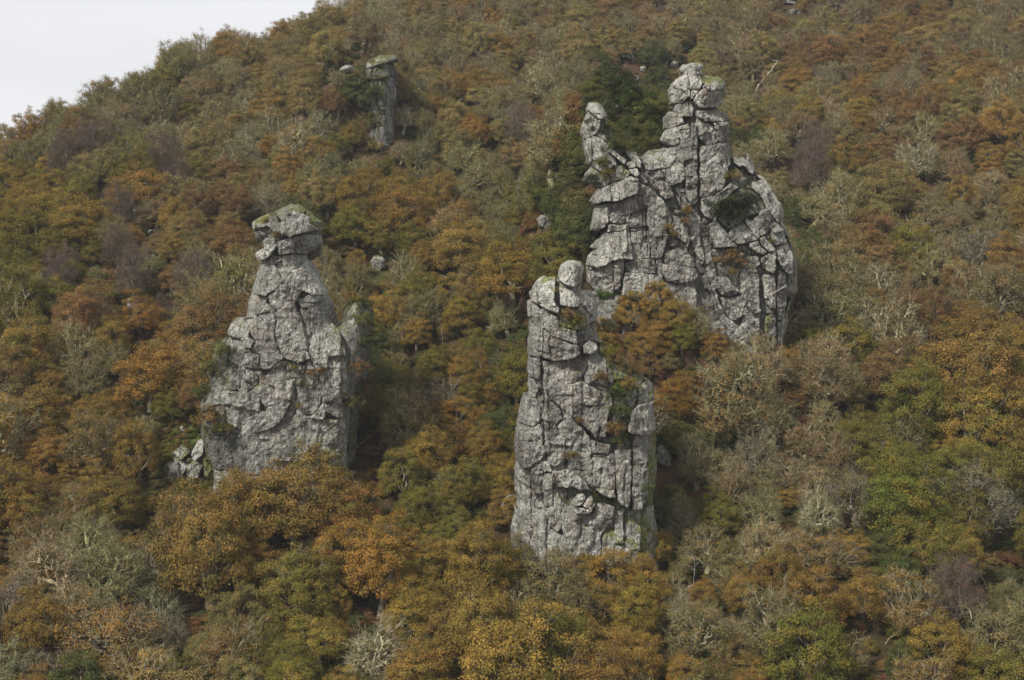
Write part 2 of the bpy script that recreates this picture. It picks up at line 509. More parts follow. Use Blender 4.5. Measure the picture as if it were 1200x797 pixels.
            f3[0] = f3[-1] = 1; f3[:, 0] = f3[:, -1] = 1; f3[:, :, 0] = f3[:, :, -1] = 1
            sn = surface_nets(f3, A([xg[0], yg[0], zg[0]]), hh)
            bid += 1
            if sn is None: continue
            v, q = sn
            cpos = v.mean(0)
            me = mesh_from('rock_block', v - cpos, q, M_ROCK)
            o = link(b[3] if len(b) > 3 else 'rock_block', me, root, cpos - A(base))
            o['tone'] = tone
        # ---- core: fills the joints' depths and the far side
        hh = 0.32
        xg, zg = np.arange(x0, x1, hh), np.arange(z0, z1, hh)
        X2, Z2 = np.meshgrid(xg, zg, indexing='ij')
        sd = bilin(U, x0, z0, h, X2, Z2) + 0.25
        infl = bilin(inf, x0, z0, h, X2, Z2)
        yg = np.arange(Y0 - H - 1, Y0 + back + 3, hh)
        Y3 = yg[None, :, None]
        sd_ = sd + 0.25 * fbm(X2 * .7, Z2 * .7, X2 * 0 + 4, 3)
        closed = np.maximum(bilin(np.where(inside, -D, np.maximum(U, 0.1)), x0, z0, h, X2, Z2) + 0.7, -9)
        op = np.clip((bilin(U, x0, z0, h, X2, Z2) - 0.05) / 0.2, 0, 1)
        fr = Y0 - np.maximum(infl - 1.05 + 0.6 * op, -0.2) ; bk = Y0 + back * np.clip(infl / H, 0.12, 1)
        f3 = smax(smax(closed[:, None, :] + 0 * Y3, fr[:, None, :] - Y3, 0.4), Y3 - bk[:, None, :], 0.6)
        z3 = np.zeros(f3.shape)
        f3 = f3 + 0.35 * fbm(xg[:, None, None] * .5 + z3, Y3 * .5 + z3, zg[None, None, :] * .5 + z3, 3)
        f3[0] = f3[-1] = 1; f3[:, 0] = f3[:, -1] = 1; f3[:, :, 0] = f3[:, :, -1] = 1
        sn = surface_nets(f3, A([xg[0], yg[0], zg[0]]), hh)
        if sn:
            me = mesh_from('rock_core', sn[0] - A(base), sn[1], M_ROCK)
            o = link('rock_core', me, root)
            o['tone'] = [0.8, 0.2, 0.25]
    def front(s, px, row, off=0.0):
        x, z = px2w(px, row, s.Y0)
        y = s.Y0 - float(bilin(s.inf, s.x0, s.z0, s.h, A([x]), A([z]))[0]) - off
        return px2w(px, row, y)[0], y, px2w(px, row, y)[1]

G = (0.96, 0.25, 0.0); LT = (1.2, 0.1, 0.0); PK = (0.98, 0.9, 0.0); DK = (0.62, 0.5, 0.1); MS = (0.95, 0.1, 0.8); MM = (1.0, 0.1, 0.45); VD = (0.45, 0.3, 0.3)  # LT: pale rock lifted for sunlit tops; VD: shade painted into the tone
LEFT = [
 ([(319,253),(326,248),(329,250),(334,262),(346,275),(344,279),(332,277),(320,265)], 0.1, DK, 'boulder'),
 ([(339,261),(351,274),(346,278),(338,271),(335,264)], 0.7, G, 'boulder'),
 ([(326,248),(335,243),(341,244),(349,250),(358,252),(366,256),(366,262),(352,274),(340,261),(330,251)], 0.6, G, 'boulder'),
 ([(366,263),(376,270),(352,276),(346,279),(353,273)], 0.9, LT, 'boulder'),
 ([(335,243),(341,240),(353,241),(360,247),(357,252),(348,250),(341,244)], 0.1, MM, 'boulder'),
 ([(353,241),(364,250),(376,260),(376,271),(367,263),(366,256),(360,248)], -0.1, MS, 'boulder'),
 ([(297,262),(304,257),(312,252),(319,250),(321,266),(310,267),(299,269)], -0.2, MM),
 ([(298,269),(321,267),(327,274),(328,284),(302,282)], -0.7, DK),
 ([(312,284),(320,279),(330,283),(331,291),(325,296),(316,293)], 1.0, LT, 'boulder'),
 ([(302,299),(311,293),(325,297),(318,303),(310,305)], 1.3, LT, 'boulder'),
 ([(331,285),(344,280),(358,277),(359,298),(334,298)], 0.4, G),
 ([(358,277),(376,275),(377,285),(364,297),(359,298)], 0.2, G),
 ([(364,297),(377,286),(375,300),(366,303)], -0.6, DK),
 ([(326,300),(329,308),(332,316),(340,330),(330,337),(320,345),(308,344),(299,338),(303,321),(313,306)], 0.5, G),
 ([(326,300),(360,298),(363,305),(358,316),(346,322),(340,330),(332,316),(329,308)], 0.1, G),
 ([(363,305),(373,322),(376,330),(382,345),(370,344),(362,338),(357,328),(350,318),(358,316)], 0.4, LT),
 ([(321,348),(330,337),(340,330),(346,322),(352,320),(357,328),(362,338),(355,350),(353,356),(359,371),(365,386),(369,407),(373,417),(360,421),(348,421),(342,417),(335,407),(330,387),(334,366)], 0.45, (0.97,0.7,0.0)),
 ([(355,351),(369,344),(379,352),(368,361),(360,358)], 0.35, G),
 ([(372,344),(382,343),(388,356),(392,372),(389,378),(382,382),(376,373),(368,362),(380,353)], 0.2, G),
 ([(360,359),(368,362),(376,374),(382,383),(381,390),(373,392),(366,387),(360,371)], 0.1, G),
 ([(383,383),(391,377),(400,385),(404,400),(402,417),(397,426),(380,428),(372,417),(369,405),(366,388),(374,392)], 0.3, G),
 ([(392,373),(400,384),(406,400),(411,425),(412,462),(405,462),(405,430),(402,418),(404,400)], -0.2, MM),
 ([(299,338),(308,344),(320,345),(321,350),(313,366),(305,373),(292,372),(294,350)], 0.1, G),
 ([(321,350),(334,366),(330,387),(335,407),(342,417),(330,424),(322,431),(313,428),(308,418),(303,408),(308,397),(301,384),(293,373),(305,373),(313,366)], 0.25, (0.97,0.8,0.0)),
 ([(269,391),(278,373),(290,372),(300,384),(301,392),(290,394),(281,391)], 0.4, G),
 ([(290,394),(301,392),(308,397),(303,404),(295,405)], 0.5, LT),
 ([(281,392),(290,395),(295,405),(294,414),(296,426),(290,425),(281,421),(272,407),(273,396)], 0.0, G),
 ([(295,405),(303,405),(308,418),(312,428),(296,426)], 0.3, PK),
 ([(264,419),(281,422),(290,426),(285,440),(288,450),(272,455),(263,450),(248,452),(248,431)], -0.2, (.7,.1,.45)),  # mossy left shoulder, its shade also put into the lowered tone
 ([(290,425),(313,428),(319,440),(318,447),(305,450),(298,456),(290,458),(285,441)], 0.2, G),
 ([(290,458),(305,450),(312,460),(311,476),(292,471),(288,470),(272,467),(272,455),(285,456)], 0.2, G),
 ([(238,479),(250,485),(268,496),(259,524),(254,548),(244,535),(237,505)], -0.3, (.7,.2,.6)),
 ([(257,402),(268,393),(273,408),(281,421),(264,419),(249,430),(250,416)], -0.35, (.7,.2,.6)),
 ([(248,452),(263,451),(272,456),(271,467),(255,472),(243,478),(237,472)], -0.1, (.75,.1,.3)),  # some moss; shaded left edge painted as a darker tone
 ([(319,440),(330,424),(341,422),(352,440),(350,460),(343,476),(325,478),(318,470),(313,460),(306,450),(318,447)], 0.25, (1,.4,.15)),
 ([(341,420),(374,417),(382,428),(380,445),(382,465),(375,480),(355,480),(345,476),(350,460),(352,440)], -0.12, (.8,.4,.2)),
 ([(382,428),(398,426),(404,418),(405,462),(392,466),(385,467),(381,450)], 0.3, G),
 ([(385,467),(406,461),(407,486),(395,482),(388,475)], 0.3, G),
 ([(239,478),(256,473),(272,468),(275,480),(280,500),(270,499),(267,493),(250,485)], -0.2, (.75,.1,.3)),  # some moss, and tone lowered to paint in the shoulder's shade
 ([(272,468),(291,472),(290,485),(284,502),(280,500),(275,480)], 0.18, G),
 ([(291,472),(313,477),(308,490),(304,502),(284,502)], 0.22, G),
 ([(313,477),(344,477),(338,488),(330,496),(304,502),(309,490)], 0.2, G),
 ([(344,477),(368,483),(385,486),(383,505),(378,520),(372,531),(355,532),(330,530),(326,515),(328,497),(338,488)], 0.2, (0.9,.3,.1)),
 ([(368,483),(376,480),(385,467),(388,477),(385,486)], 0.5, LT),
 ([(386,487),(407,487),(407,545),(407,640),(372,640),(372,532),(379,520),(384,505)], 0.25, MM),
 ([(256,525),(270,503),(280,501),(297,502),(298,530),(296,545),(270,544),(254,542)], 0.1, DK),
 ([(298,502),(328,497),(326,515),(330,530),(372,532),(372,640),(297,640),(297,545),(299,530)], 0.3, G),
 ([(254,543),(296,545),(297,630),(262,620),(250,585),(254,561)], 0.0, MM),
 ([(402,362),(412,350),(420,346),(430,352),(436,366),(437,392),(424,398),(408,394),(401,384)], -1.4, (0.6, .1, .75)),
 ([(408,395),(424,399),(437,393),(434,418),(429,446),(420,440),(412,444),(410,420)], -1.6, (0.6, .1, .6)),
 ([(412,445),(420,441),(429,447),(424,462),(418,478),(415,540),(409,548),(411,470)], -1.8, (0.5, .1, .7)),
]
LEFT_CR = [[(321,352),(330,362),(333,375),(330,390),(335,407),(342,418)], [(353,356),(360,372),(365,388),(369,407),(376,420)],
 [(308,431),(311,447),(300,455)], [(352,440),(354,458),(352,480)], [(330,496),(345,490),(352,480)], [(318,447),(330,452),(341,470)],
 [(292,440),(300,446),(306,450)], [(385,395),(390,410),(396,424)]]
MID = [
 ([(656,319),(658,310),(666,305),(680,306),(683,315),(680,331),(674,336),(660,332),(655,328)], 0.9, (1.3,0,0), 'boulder'),
 ([(656,332),(674,337),(680,333),(679,345),(676,358),(665,358),(656,355),(655,340)], 0.3, LT),
 ([(651,324),(639,324),(627,331),(621,342),(622,351),(636,358),(651,366),(653,360),(648,352),(649,332)], 0.9, (1.3,0,0), 'boulder'),
 ([(618,352),(622,351),(636,358),(651,366),(640,368),(635,366),(630,371),(624,369),(618,372)], 0.0, LT),
 ([(680,340),(690,340),(696,346),(699,358),(698,376),(690,376),(681,367),(675,361),(679,350)], 0.2, LT),
 ([(652,360),(665,358),(676,360),(690,376),(685,383),(672,384),(655,380),(650,368)], 0.1, MS),
 ([(635,366),(651,368),(655,380),(672,384),(674,390),(675,402),(660,396),(645,392),(636,382)], 0.6, (0.9,.2,.2)),
 ([(624,368),(635,367),(636,382),(636,392),(634,415),(631,417),(618,414),(619,395),(620,380)], 0.2, G),
 ([(636,383),(645,392),(660,396),(675,403),(677,412),(668,418),(650,420),(635,416),(636,393)], 0.5, (0.75,.6,0)),
 ([(674,386),(690,378),(698,378),(702,402),(695,397),(688,397),(681,403),(678,410),(675,402)], 0.0, G),
 ([(681,403),(689,397),(696,399),(697,406),(690,411),(682,411)], 0.9, LT, 'boulder'),
 ([(633,419),(640,420),(679,415),(687,425),(679,442),(655,447),(636,450),(636,434)], 0.0, PK),
 ([(619,414),(624,417),(632,418),(632,440),(625,441),(618,440)], 0.3, G),
 ([(618,441),(625,441),(630,450),(628,462),(620,463),(617,452)], -0.2, LT),
 ([(680,415),(698,408),(707,420),(716,440),(712,458),(700,452),(690,448),(681,443),(687,425)], -0.2, G),
 ([(636,451),(655,447),(680,443),(690,449),(700,455),(697,470),(676,468),(665,480),(655,473),(645,465),(640,455)], 0.35, PK),
 ([(676,468),(697,470),(705,470),(709,490),(706,510),(695,508),(690,500),(680,492),(665,481)], -0.1, (0.7,.8,0)),
 ([(637,453),(644,466),(656,476),(658,486),(650,492),(654,503),(648,512),(637,511),(636,480)], 0.3, G),
 ([(658,476),(666,482),(680,495),(690,508),(700,513),(712,516),(708,525),(695,523),(690,524),(675,520),(664,508),(655,503),(652,492),(659,487)], 0.3, G),
 ([(613,461),(628,463),(632,476),(631,491),(624,494),(614,502),(606,500),(606,490)], 0.2, G),
 ([(604,500),(615,502),(624,495),(632,492),(635,512),(640,525),(632,532),(622,540),(612,545),(604,535),(603,515)], 0.4, G),
 ([(630,460),(636,455),(636,511),(634,512),(632,491),(632,476)], -0.4, DK),
 ([(637,512),(648,512),(654,504),(663,508),(662,530),(650,538),(642,535),(640,525)], 0.2, G),
 ([(664,508),(675,520),(690,524),(688,540),(680,545),(664,542),(663,530)], 0.2, G),
 ([(692,529),(707,530),(716,543),(716,573),(704,569),(690,562),(685,555),(685,538)], 0.7, PK),
 ([(718,523),(735,520),(736,573),(732,587),(720,578),(718,543)], 0.4, G),
 ([(738,505),(757,505),(757,540),(755,575),(748,590),(737,590),(738,573)], 0.1, G),
 ([(735,480),(745,470),(762,468),(766,500),(757,504),(738,503),(733,500)], 0.7, LT),
 ([(758,505),(768,500),(769,550),(764,585),(752,640),(745,640),(749,590),(756,575)], -0.3, MS),
 ([(647,545),(665,543),(684,556),(690,566),(668,562),(653,563),(648,556)], 0.9, LT),
 ([(669,578),(674,571),(681,569),(684,573),(680,582),(672,583)], 1.0, LT, 'boulder'),
 ([(682,583),(685,575),(691,573),(695,582),(690,586)], 1.0, LT, 'boulder'),
 ([(671,586),(690,587),(683,592),(674,591)], 0.9, LT),
 ([(630,550),(646,546),(652,563),(656,582),(657,608),(651,615),(639,604),(637,582),(633,569)], -0.1, PK),
 ([(622,545),(630,550),(634,570),(625,573),(622,560)], 0.0, DK),
 ([(624,573),(634,571),(638,583),(640,604),(648,615),(660,620),(680,640),(660,656),(640,657),(630,645),(623,630),(624,600)], 0.2, G),
 ([(657,582),(668,585),(690,592),(700,580),(716,585),(713,600),(700,618),(700,640),(680,640),(660,620),(657,608)], 0.2, (1,.7,.1)),
 ([(716,575),(732,588),(748,592),(745,640),(735,660),(700,655),(700,640),(702,618),(714,600)], 0.0, MM),
 ([(604,537),(612,546),(621,546),(622,575),(623,600),(623,625),(612,610),(606,590),(603,560)], -0.7, G),
 ([(630,645),(640,657),(660,656),(680,640),(700,640),(700,655),(735,660),(745,740),(620,740)], 0.1, G),
 ([(653,563),(668,562),(690,566),(692,588),(668,586),(657,582)], -0.35, (.8,.3,.5)),
 ([(640,526),(650,538),(662,530),(664,542),(680,545),(688,541),(685,556),(665,544),(647,546),(640,544)], 0.0, G),
 ([(621,545),(612,545),(622,540),(632,532),(640,526),(643,536),(640,545),(630,550)], 0.0, G),
 ([(697,470),(700,455),(712,458),(714,470),(708,490),(705,470)], 0.0, (.8,.3,.4)),
 ([(692,529),(690,524),(708,525),(717,524),(718,543),(716,543),(707,530)], 0.1, G),
 ([(604,590),(612,610),(623,625),(630,645),(622,740),(600,740),(600,620)], -0.5, G),
 ([(735,660),(745,640),(764,585),(770,620),(772,740),(745,740)], -0.4, MM),
 ([(716,440),(735,445),(745,453),(745,470),(735,480),(730,500),(734,520),(718,523),(712,515),(708,490),(712,470)], -0.4, (0.7,.5,.6)),
 ([(702,402),(716,408),(736,424),(753,440),(745,453),(735,446),(716,441),(707,421),(698,409)], -0.3, (.8,.3,.6)),
 ([(745,452),(757,443),(765,450),(766,466),(745,470)], 0.2, MM),
 ([(690,567),(704,570),(716,575),(716,584),(700,579),(692,588)], -0.3, (.8,.2,.9)),
]
MID_CR = [[(636,418),(636,450),(637,512)], [(640,455),(646,466),(666,482),(680,494),(694,508),(700,520)], [(662,508),(661,545)], [(700,495),(696,515)],
 [(678,355),(690,372)], [(665,310),(668,320),(664,330)], [(650,492),(660,486)], [(640,600),(640,640)], [(680,600),(678,620)], [(702,541),(700,560)]]
BACK = [
 ([(683,142),(688,130),(700,128),(711,140),(717,158),(719,188),(702,199),(688,193),(683,168)], -0.35, (.9,.2,.2)),
 ([(687,131),(691,123),(700,123),(706,132),(710,138),(703,143),(695,138)], 0.8, (1.25,0,0), 'boulder'),
 ([(682,146),(685,141),(691,146),(702,144),(700,155),(693,162),(685,164),(681,156)], 0.5, G),
 ([(685,165),(693,162),(703,166),(716,178),(720,196),(704,204),(692,196),(684,178)], 0.0, G),
 ([(692,197),(705,204),(718,197),(722,199),(705,209),(698,215),(690,216),(685,205)], -0.3, MM),
 ([(716,177),(716,160),(730,165),(735,176),(730,180),(722,188)], -0.6, (.8,.2,.4)),
 ([(702,144),(710,139),(716,150),(716,176),(703,166),(694,162)], -0.3, (.8,.2,.3)),
 ([(794,83),(799,77),(817,76),(823,79),(820,83),(805,83),(799,88)], 0.4, LT, 'boulder'),
 ([(805,84),(819,83),(818,90),(800,92),(799,89)], 0.5, LT),
 ([(787,98),(795,93),(814,89),(819,101),(818,105),(813,111),(806,120),(798,113),(787,103)], 0.7, LT, 'boulder'),
 ([(813,92),(822,89),(842,92),(848,99),(849,110),(843,114),(836,111),(832,106),(823,104),(819,100)], 0.2, MM, 'boulder'),
 ([(819,108),(822,104),(830,104),(832,110),(825,113)], 1.2, (1.3,0,0), 'boulder'),
 ([(811,116),(819,110),(833,112),(842,116),(843,123),(835,130),(825,129),(815,131),(808,123)], 1.0, (1.2,0,0), 'boulder'),
 ([(784,104),(801,118),(796,125),(786,122)], 0.8, LT),
 ([(790,126),(805,125),(808,132),(805,140),(796,140),(790,132)], 0.3, G),
 ([(778,138),(783,133),(796,138),(796,149),(786,152),(777,152)], 0.9, LT, 'boulder'),
 ([(775,159),(778,154),(799,150),(805,159),(804,164),(786,175),(771,167)], 1.0, LT, 'boulder'),
 ([(787,176),(805,164),(805,150),(809,150),(810,165),(810,190),(811,218),(800,221),(798,212),(797,196),(788,190)], 0.8, G),
 ([(750,185),(757,178),(768,176),(779,176),(787,177),(788,186),(780,198),(770,201),(754,201),(750,193)], 0.8, G),
 ([(788,186),(797,195),(798,212),(790,217),(780,220),(776,214),(770,202),(781,198)], 0.6, LT),
 ([(798,222),(811,219),(812,240),(806,243),(799,232)], 0.2, G),
 ([(785,222),(797,222),(799,235),(804,243),(795,248),(788,236)], -0.1, PK),
 ([(754,203),(768,203),(775,215),(784,230),(784,234),(775,234),(770,230),(760,219),(754,209)], 0.5, PK),
 ([(730,179),(735,176),(744,180),(747,188),(748,200),(741,198),(736,188)], 0.5, LT),
 ([(732,195),(738,190),(741,198),(735,200)], 0.6, LT),
 ([(709,181),(713,176),(731,190),(729,196),(720,188)], 0.9, (1.25,0,0)),
 ([(718,198),(724,196),(735,204),(734,209),(724,213),(706,221),(699,221),(698,215),(705,208),(719,204)], 0.5, MM),
 ([(735,200),(742,200),(746,206),(741,210),(736,205)], 0.6, LT),
 ([(699,223),(706,222),(735,209),(744,215),(743,230),(723,237),(695,240),(691,235)], 1.4, LT),
 ([(697,242),(710,241),(710,262),(706,268),(700,271),(692,269),(694,255)], 0.4, PK),
 ([(711,241),(743,231),(750,232),(752,245),(735,252),(733,262),(715,263),(710,258)], 0.0, PK),
 ([(744,216),(752,219),(760,225),(770,234),(778,246),(772,252),(762,254),(752,246),(750,232),(744,231)], 0.2, G),
 ([(733,262),(737,253),(752,246),(754,266),(745,269),(733,268)], 0.1, G),
 ([(754,247),(762,254),(772,252),(778,246),(783,258),(778,270),(768,272),(755,267)], 0.3, G),
 ([(711,264),(733,264),(733,270),(709,273)], 0.6, LT),
 ([(709,274),(733,270),(735,284),(736,304),(728,302),(718,297),(710,285)], 0.5, G),
 ([(691,290),(708,273),(710,284),(700,292)], 0.2, G),
 ([(689,299),(710,284),(718,297),(728,302),(715,305),(700,312),(687,310)], 0.8, LT),
 ([(687,311),(700,313),(728,302),(727,317),(724,333),(716,342),(700,345),(688,330)], 0.3, PK),
 ([(736,270),(754,268),(756,283),(736,286)], 0.1, G),
 ([(737,287),(756,284),(757,303),(737,305)], 0.3, G),
 ([(733,306),(757,304),(764,305),(765,320),(750,321),(732,318),(729,312)], 0.6, G),
 ([(757,268),(775,272),(778,278),(774,290),(770,302),(760,303),(757,285)], 0.4, G),
 ([(730,319),(765,322),(768,338),(769,352),(745,352),(725,345),(727,330)], 0.1, LT),
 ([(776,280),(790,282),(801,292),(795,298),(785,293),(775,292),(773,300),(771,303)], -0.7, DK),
 ([(773,304),(776,294),(800,294),(806,305),(808,312),(790,312),(775,308)], 0.3, PK),
 ([(772,309),(790,312),(808,314),(812,322),(808,328),(790,331),(776,327),(772,318)], 0.4, PK),
 ([(766,305),(771,305),(771,330),(771,350),(767,338)], 0.2, G),
 ([(772,329),(790,332),(808,330),(811,345),(814,362),(790,362),(773,355)], 0.1, G),
 ([(784,247),(795,250),(800,262),(803,282),(801,290),(790,281),(780,272),(784,258)], 0.0, (.9,.6,.3)),
 ([(801,248),(812,243),(816,262),(815,285),(822,300),(818,310),(812,300),(804,284),(801,262)], -0.5, G),
 ([(811,134),(836,131),(849,133),(850,145),(830,147),(818,145),(811,142)], 0.7, G),
 ([(811,143),(818,146),(828,150),(835,165),(833,172),(822,174),(812,164)], 0.3, G),
 ([(830,148),(850,146),(851,170),(850,196),(845,198),(844,180),(836,168)], 0.5, G),
 ([(814,176),(822,175),(833,173),(838,170),(844,181),(845,200),(843,218),(838,225),(825,232),(815,234),(814,205)], 0.8, G),
 ([(816,236),(826,233),(840,226),(850,218),(857,222),(845,232),(835,242),(831,260),(820,255),(816,248)], 0.6, LT),
 ([(852,135),(858,142),(858,190),(852,197)], -1.0, MS),
 ([(855,186),(866,182),(868,192),(862,198),(857,195)], 0.2, G),
 ([(866,184),(880,201),(876,206),(864,196)], 0.5, G),
 ([(875,180),(882,198),(883,204),(878,198),(872,186)], 0.2, G),
 ([(850,199),(864,199),(876,208),(874,222),(860,222),(846,216)], -0.6, MM),
 ([(884,205),(892,208),(902,222),(912,240),(917,250),(912,256),(900,235),(890,215)], 0.2, LT),
 ([(877,215),(888,213),(899,235),(910,254),(905,262),(895,250),(885,232),(875,222)], 0.4, G),
 ([(884,248),(892,247),(904,262),(895,272),(884,277),(875,260)], 0.5, G),
 ([(835,243),(846,233),(860,223),(874,224),(884,234),(890,246),(880,252),(868,256),(858,266),(846,268),(835,259)], 0.15, (.8,.2,.5)),
 ([(909,257),(915,256),(921,269),(924,279),(917,275),(912,268)], 0.0, MM),
 ([(905,263),(912,270),(917,284),(907,286),(901,288),(897,279),(898,270)], 0.4, LT),
 ([(868,258),(874,261),(882,273),(881,280),(879,281),(871,269),(867,261)], 0.6, LT),
 ([(865,262),(871,270),(879,282),(870,284),(857,286),(847,276),(851,268),(860,266)], 0.3, G),
 ([(827,263),(833,260),(843,272),(856,287),(855,291),(848,288),(840,290),(832,290),(827,280)], 0.6, G),
 ([(882,281),(887,278),(900,291),(899,294),(892,296)], 1.0, (1.25,.1,0)),
 ([(871,285),(880,283),(890,296),(886,300),(878,295),(872,290)], 0.5, LT),
 ([(884,303),(892,298),(900,295),(900,315),(898,321),(891,318),(885,308)], 0.6, LT),
 ([(902,290),(917,286),(923,300),(922,320),(915,320),(910,315),(903,303)], 0.3, LT),
 ([(924,280),(930,290),(934,310),(932,340),(925,350),(916,345),(917,322),(923,318)], -0.2, MM),
 ([(826,293),(840,292),(855,292),(868,300),(880,300),(883,310),(878,315),(862,315),(850,325),(838,322),(828,308)], -0.2, (.8,.5,.4)),
 ([(822,300),(827,296),(830,310),(835,325),(832,340),(836,346),(835,350),(826,335),(822,318)], -0.1, G),
 ([(833,323),(845,325),(859,341),(854,345),(840,345),(832,335)], 0.6, G),
 ([(840,347),(858,346),(866,342),(868,352),(862,370),(858,374),(850,373),(843,362)], 0.0, (1.15,.6,0)),
 ([(861,342),(862,316),(880,316),(881,340),(882,370),(880,400),(870,400),(862,380),(864,370),(869,352)], 0.2, G),
 ([(888,322),(900,322),(903,340),(902,362),(895,360),(888,345)], 0.2, LT),
 ([(904,316),(914,320),(916,346),(914,370),(905,375),(903,345)], 0.1, G),
 ([(890,370),(897,367),(903,374),(904,400),(895,405),(889,395)], 0.1, MM),
 ([(906,376),(914,371),(922,352),(926,350),(920,380),(912,410),(906,405)], -0.2, MM),
 ([(826,337),(836,352),(845,370),(855,378),(862,382),(870,402),(880,402),(880,430),(845,425),(842,380),(834,362)], -0.1, G),
 ([(842,405),(908,405),(912,470),(840,470)], -0.3, MM),
 ([(688,342),(716,344),(745,353),(770,353),(772,440),(690,440)], 0.0, G),
 ([(773,356),(790,363),(814,363),(843,384),(844,440),(773,440)], 0.0, G),
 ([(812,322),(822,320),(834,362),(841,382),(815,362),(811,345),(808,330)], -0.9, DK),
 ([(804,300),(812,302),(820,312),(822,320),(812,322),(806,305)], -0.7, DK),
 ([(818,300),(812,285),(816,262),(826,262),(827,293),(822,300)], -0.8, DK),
 ([(810,150),(815,165),(815,200),(814,240),(818,250),(812,243),(811,215),(810,180)], -1.5, VD),  # deep cleft filler, cleft shade painted into its very dark tone
 ([(881,318),(888,322),(889,350),(890,370),(889,400),(888,420),(880,420),(880,400),(882,370)], -1.5, VD),  # right cleft filler, its shade likewise put into the colour
 ([(846,326),(860,318),(862,342),(858,342)], -1.0, DK),  # narrow recess, shade put into the dark tone
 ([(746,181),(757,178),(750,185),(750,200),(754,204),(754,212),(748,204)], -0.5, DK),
]
BACK_CR = [[(806,285),(812,305),(826,330),(836,362),(846,385)], [(777,213),(790,232),(800,245),(806,262)], [(754,246),(754,300)],
 [(798,193),(798,222)], [(842,275),(856,288)], [(753,203),(770,230),(782,250)], [(752,178),(751,205)], [(888,305),(888,345),(887,395)], [(715,241),(711,262)],
 [(726,300),(733,318)], [(820,150),(833,165),(843,180)]]
FAR = [
 ([(398,80),(405,76),(412,77),(414,83),(405,86)], -0.6, G),
 ([(430,76),(436,70),(446,66),(463,66),(466,70),(456,74),(440,79),(432,82)], 0.2, (0.85,.1,.45)),
 ([(430,83),(440,79),(454,76),(455,92),(440,95),(430,94)], 0.1, (.6,.1,.7)),
 ([(432,96),(442,95),(453,93),(453,120),(452,150),(440,150),(434,125)], 0.0, (.5,.2,.6)),
 ([(434,152),(445,151),(446,172),(448,220),(438,220),(434,180)], 0.1, (.7,.3,.4)),
 ([(446,150),(452,150),(456,170),(456,225),(449,225),(448,190)], 0.1, (.6,.3,.3)),
 ([(455,76),(461,76),(466,86),(465,110),(463,150),(462,190),(457,225),(456,170),(454,130)], -1.4, VD),  # right side away from the sun, its shade painted into the tone
]
LEDGE = [
 ([(190,560),(198,542),(213,538),(223,547),(210,560),(197,567)], 0.3, LT),
 ([(223,546),(231,538),(240,545),(236,556),(225,557)], 0.1, MM),
 ([(227,531),(233,515),(242,515),(241,531),(232,539)], 0.4, LT),
 ([(241,531),(257,525),(255,560),(243,556)], 0.0, MS),
 ([(214,562),(226,557),(233,574),(222,584)], 0.2, (1.0,.6,.3)),
 ([(235,557),(253,561),(264,574),(256,588),(236,582)], 0.1, MM),
 ([(240,513),(249,499),(269,503),(258,523),(244,525)], 0.0, MS),
 ([(203,530),(214,522),(222,530),(214,537),(205,538)], -0.1, MM),
]
crags = {}
crags['left'] = Crag('granite_pinnacle', 150, LEFT, LEFT_CR, R=3.4, H=4.2, fine=0.16, gap=(-0.14, 0.0), jit=0.06, til=0.03, stp=0.55, slab=(1.7, 4.2), angs=(0.16, -0.12, 345), back=6.5, seed=2, bottom=545,
    label='tall tapering grey granite pinnacle crowned by a rounded capstone, standing left of the other crags', category='rock pinnacle')
crags['mid'] = Crag('granite_pinnacle.001', 138, MID, MID_CR, R=3.4, H=4.0, gap=(-0.08, 0.02), jit=0.12, angs=(0.02, 0.02, 9999), back=6.5, seed=3, bottom=630, res=0.095,
    label='blocky granite pinnacle with a pale knob on top, lowest crag on the slope', category='rock pinnacle')
crags['back'] = Crag('granite_crag', 170, BACK, BACK_CR, R=4.0, H=4.4, gap=(-0.09, 0.01), angs=(0.03, 0.50, 822), stp=1.25, slab=(1.15, 2.5), back=9, seed=4, bottom=340, res=0.105,
    label='broad highest granite crag split by a deep vertical cleft, dark evergreens on its shoulder', category='crag')
crags['far'] = Crag('granite_buttress', 232, FAR, (), gap=(-0.2, -0.05), R=3, H=3, back=6, seed=5, bottom=190, res=0.17,
    label='distant square-topped rock buttress with a dark right side, high above the left pinnacle', category='buttress')

crags['ledge'] = Crag('mossy_outcrop', 151.5, LEDGE, (), R=1.6, H=1.3, back=2.2, seed=6, bottom=580, gap=(-0.10, -0.02), res=0.09,
    label='low mossy outcrop of pale ribs by the left foot of the left pinnacle', category='outcrop')

# ------------------------------------------------------------------ loose boulders
def boulder_mesh(seed, res=28):
    r = np.random.default_rng(seed)
    g = np.linspace(-1.35, 1.35, res)
    X3, Y3, Z3 = np.meshgrid(g, g, g, indexing='ij')
    f = np.sqrt(X3 ** 2 + Y3 ** 2 + (Z3 * 1.25) ** 2) - 1.1
    for _ in range(13):
        n_ = r.normal(size=3); n_ /= np.linalg.norm(n_)
        f = smax(f, X3 * n_[0] + Y3 * n_[1] + Z3 * n_[2] - r.uniform(0.5, 0.85), 0.05)
    f = f + 0.10 * fbm(X3 * 2.2 + seed, Y3 * 2.2, Z3 * 2.2, 3)
    f[0] = f[-1] = 1; f[:, 0] = f[:, -1] = 1; f[:, :, 0] = f[:, :, -1] = 1
    v, q = surface_nets(f, A([g[0]] * 3), g[1] - g[0])
    return mesh_from('boulder', v, q, M_ROCK)
BOULD = []
BM = [boulder_mesh(i) for i in range(7)]
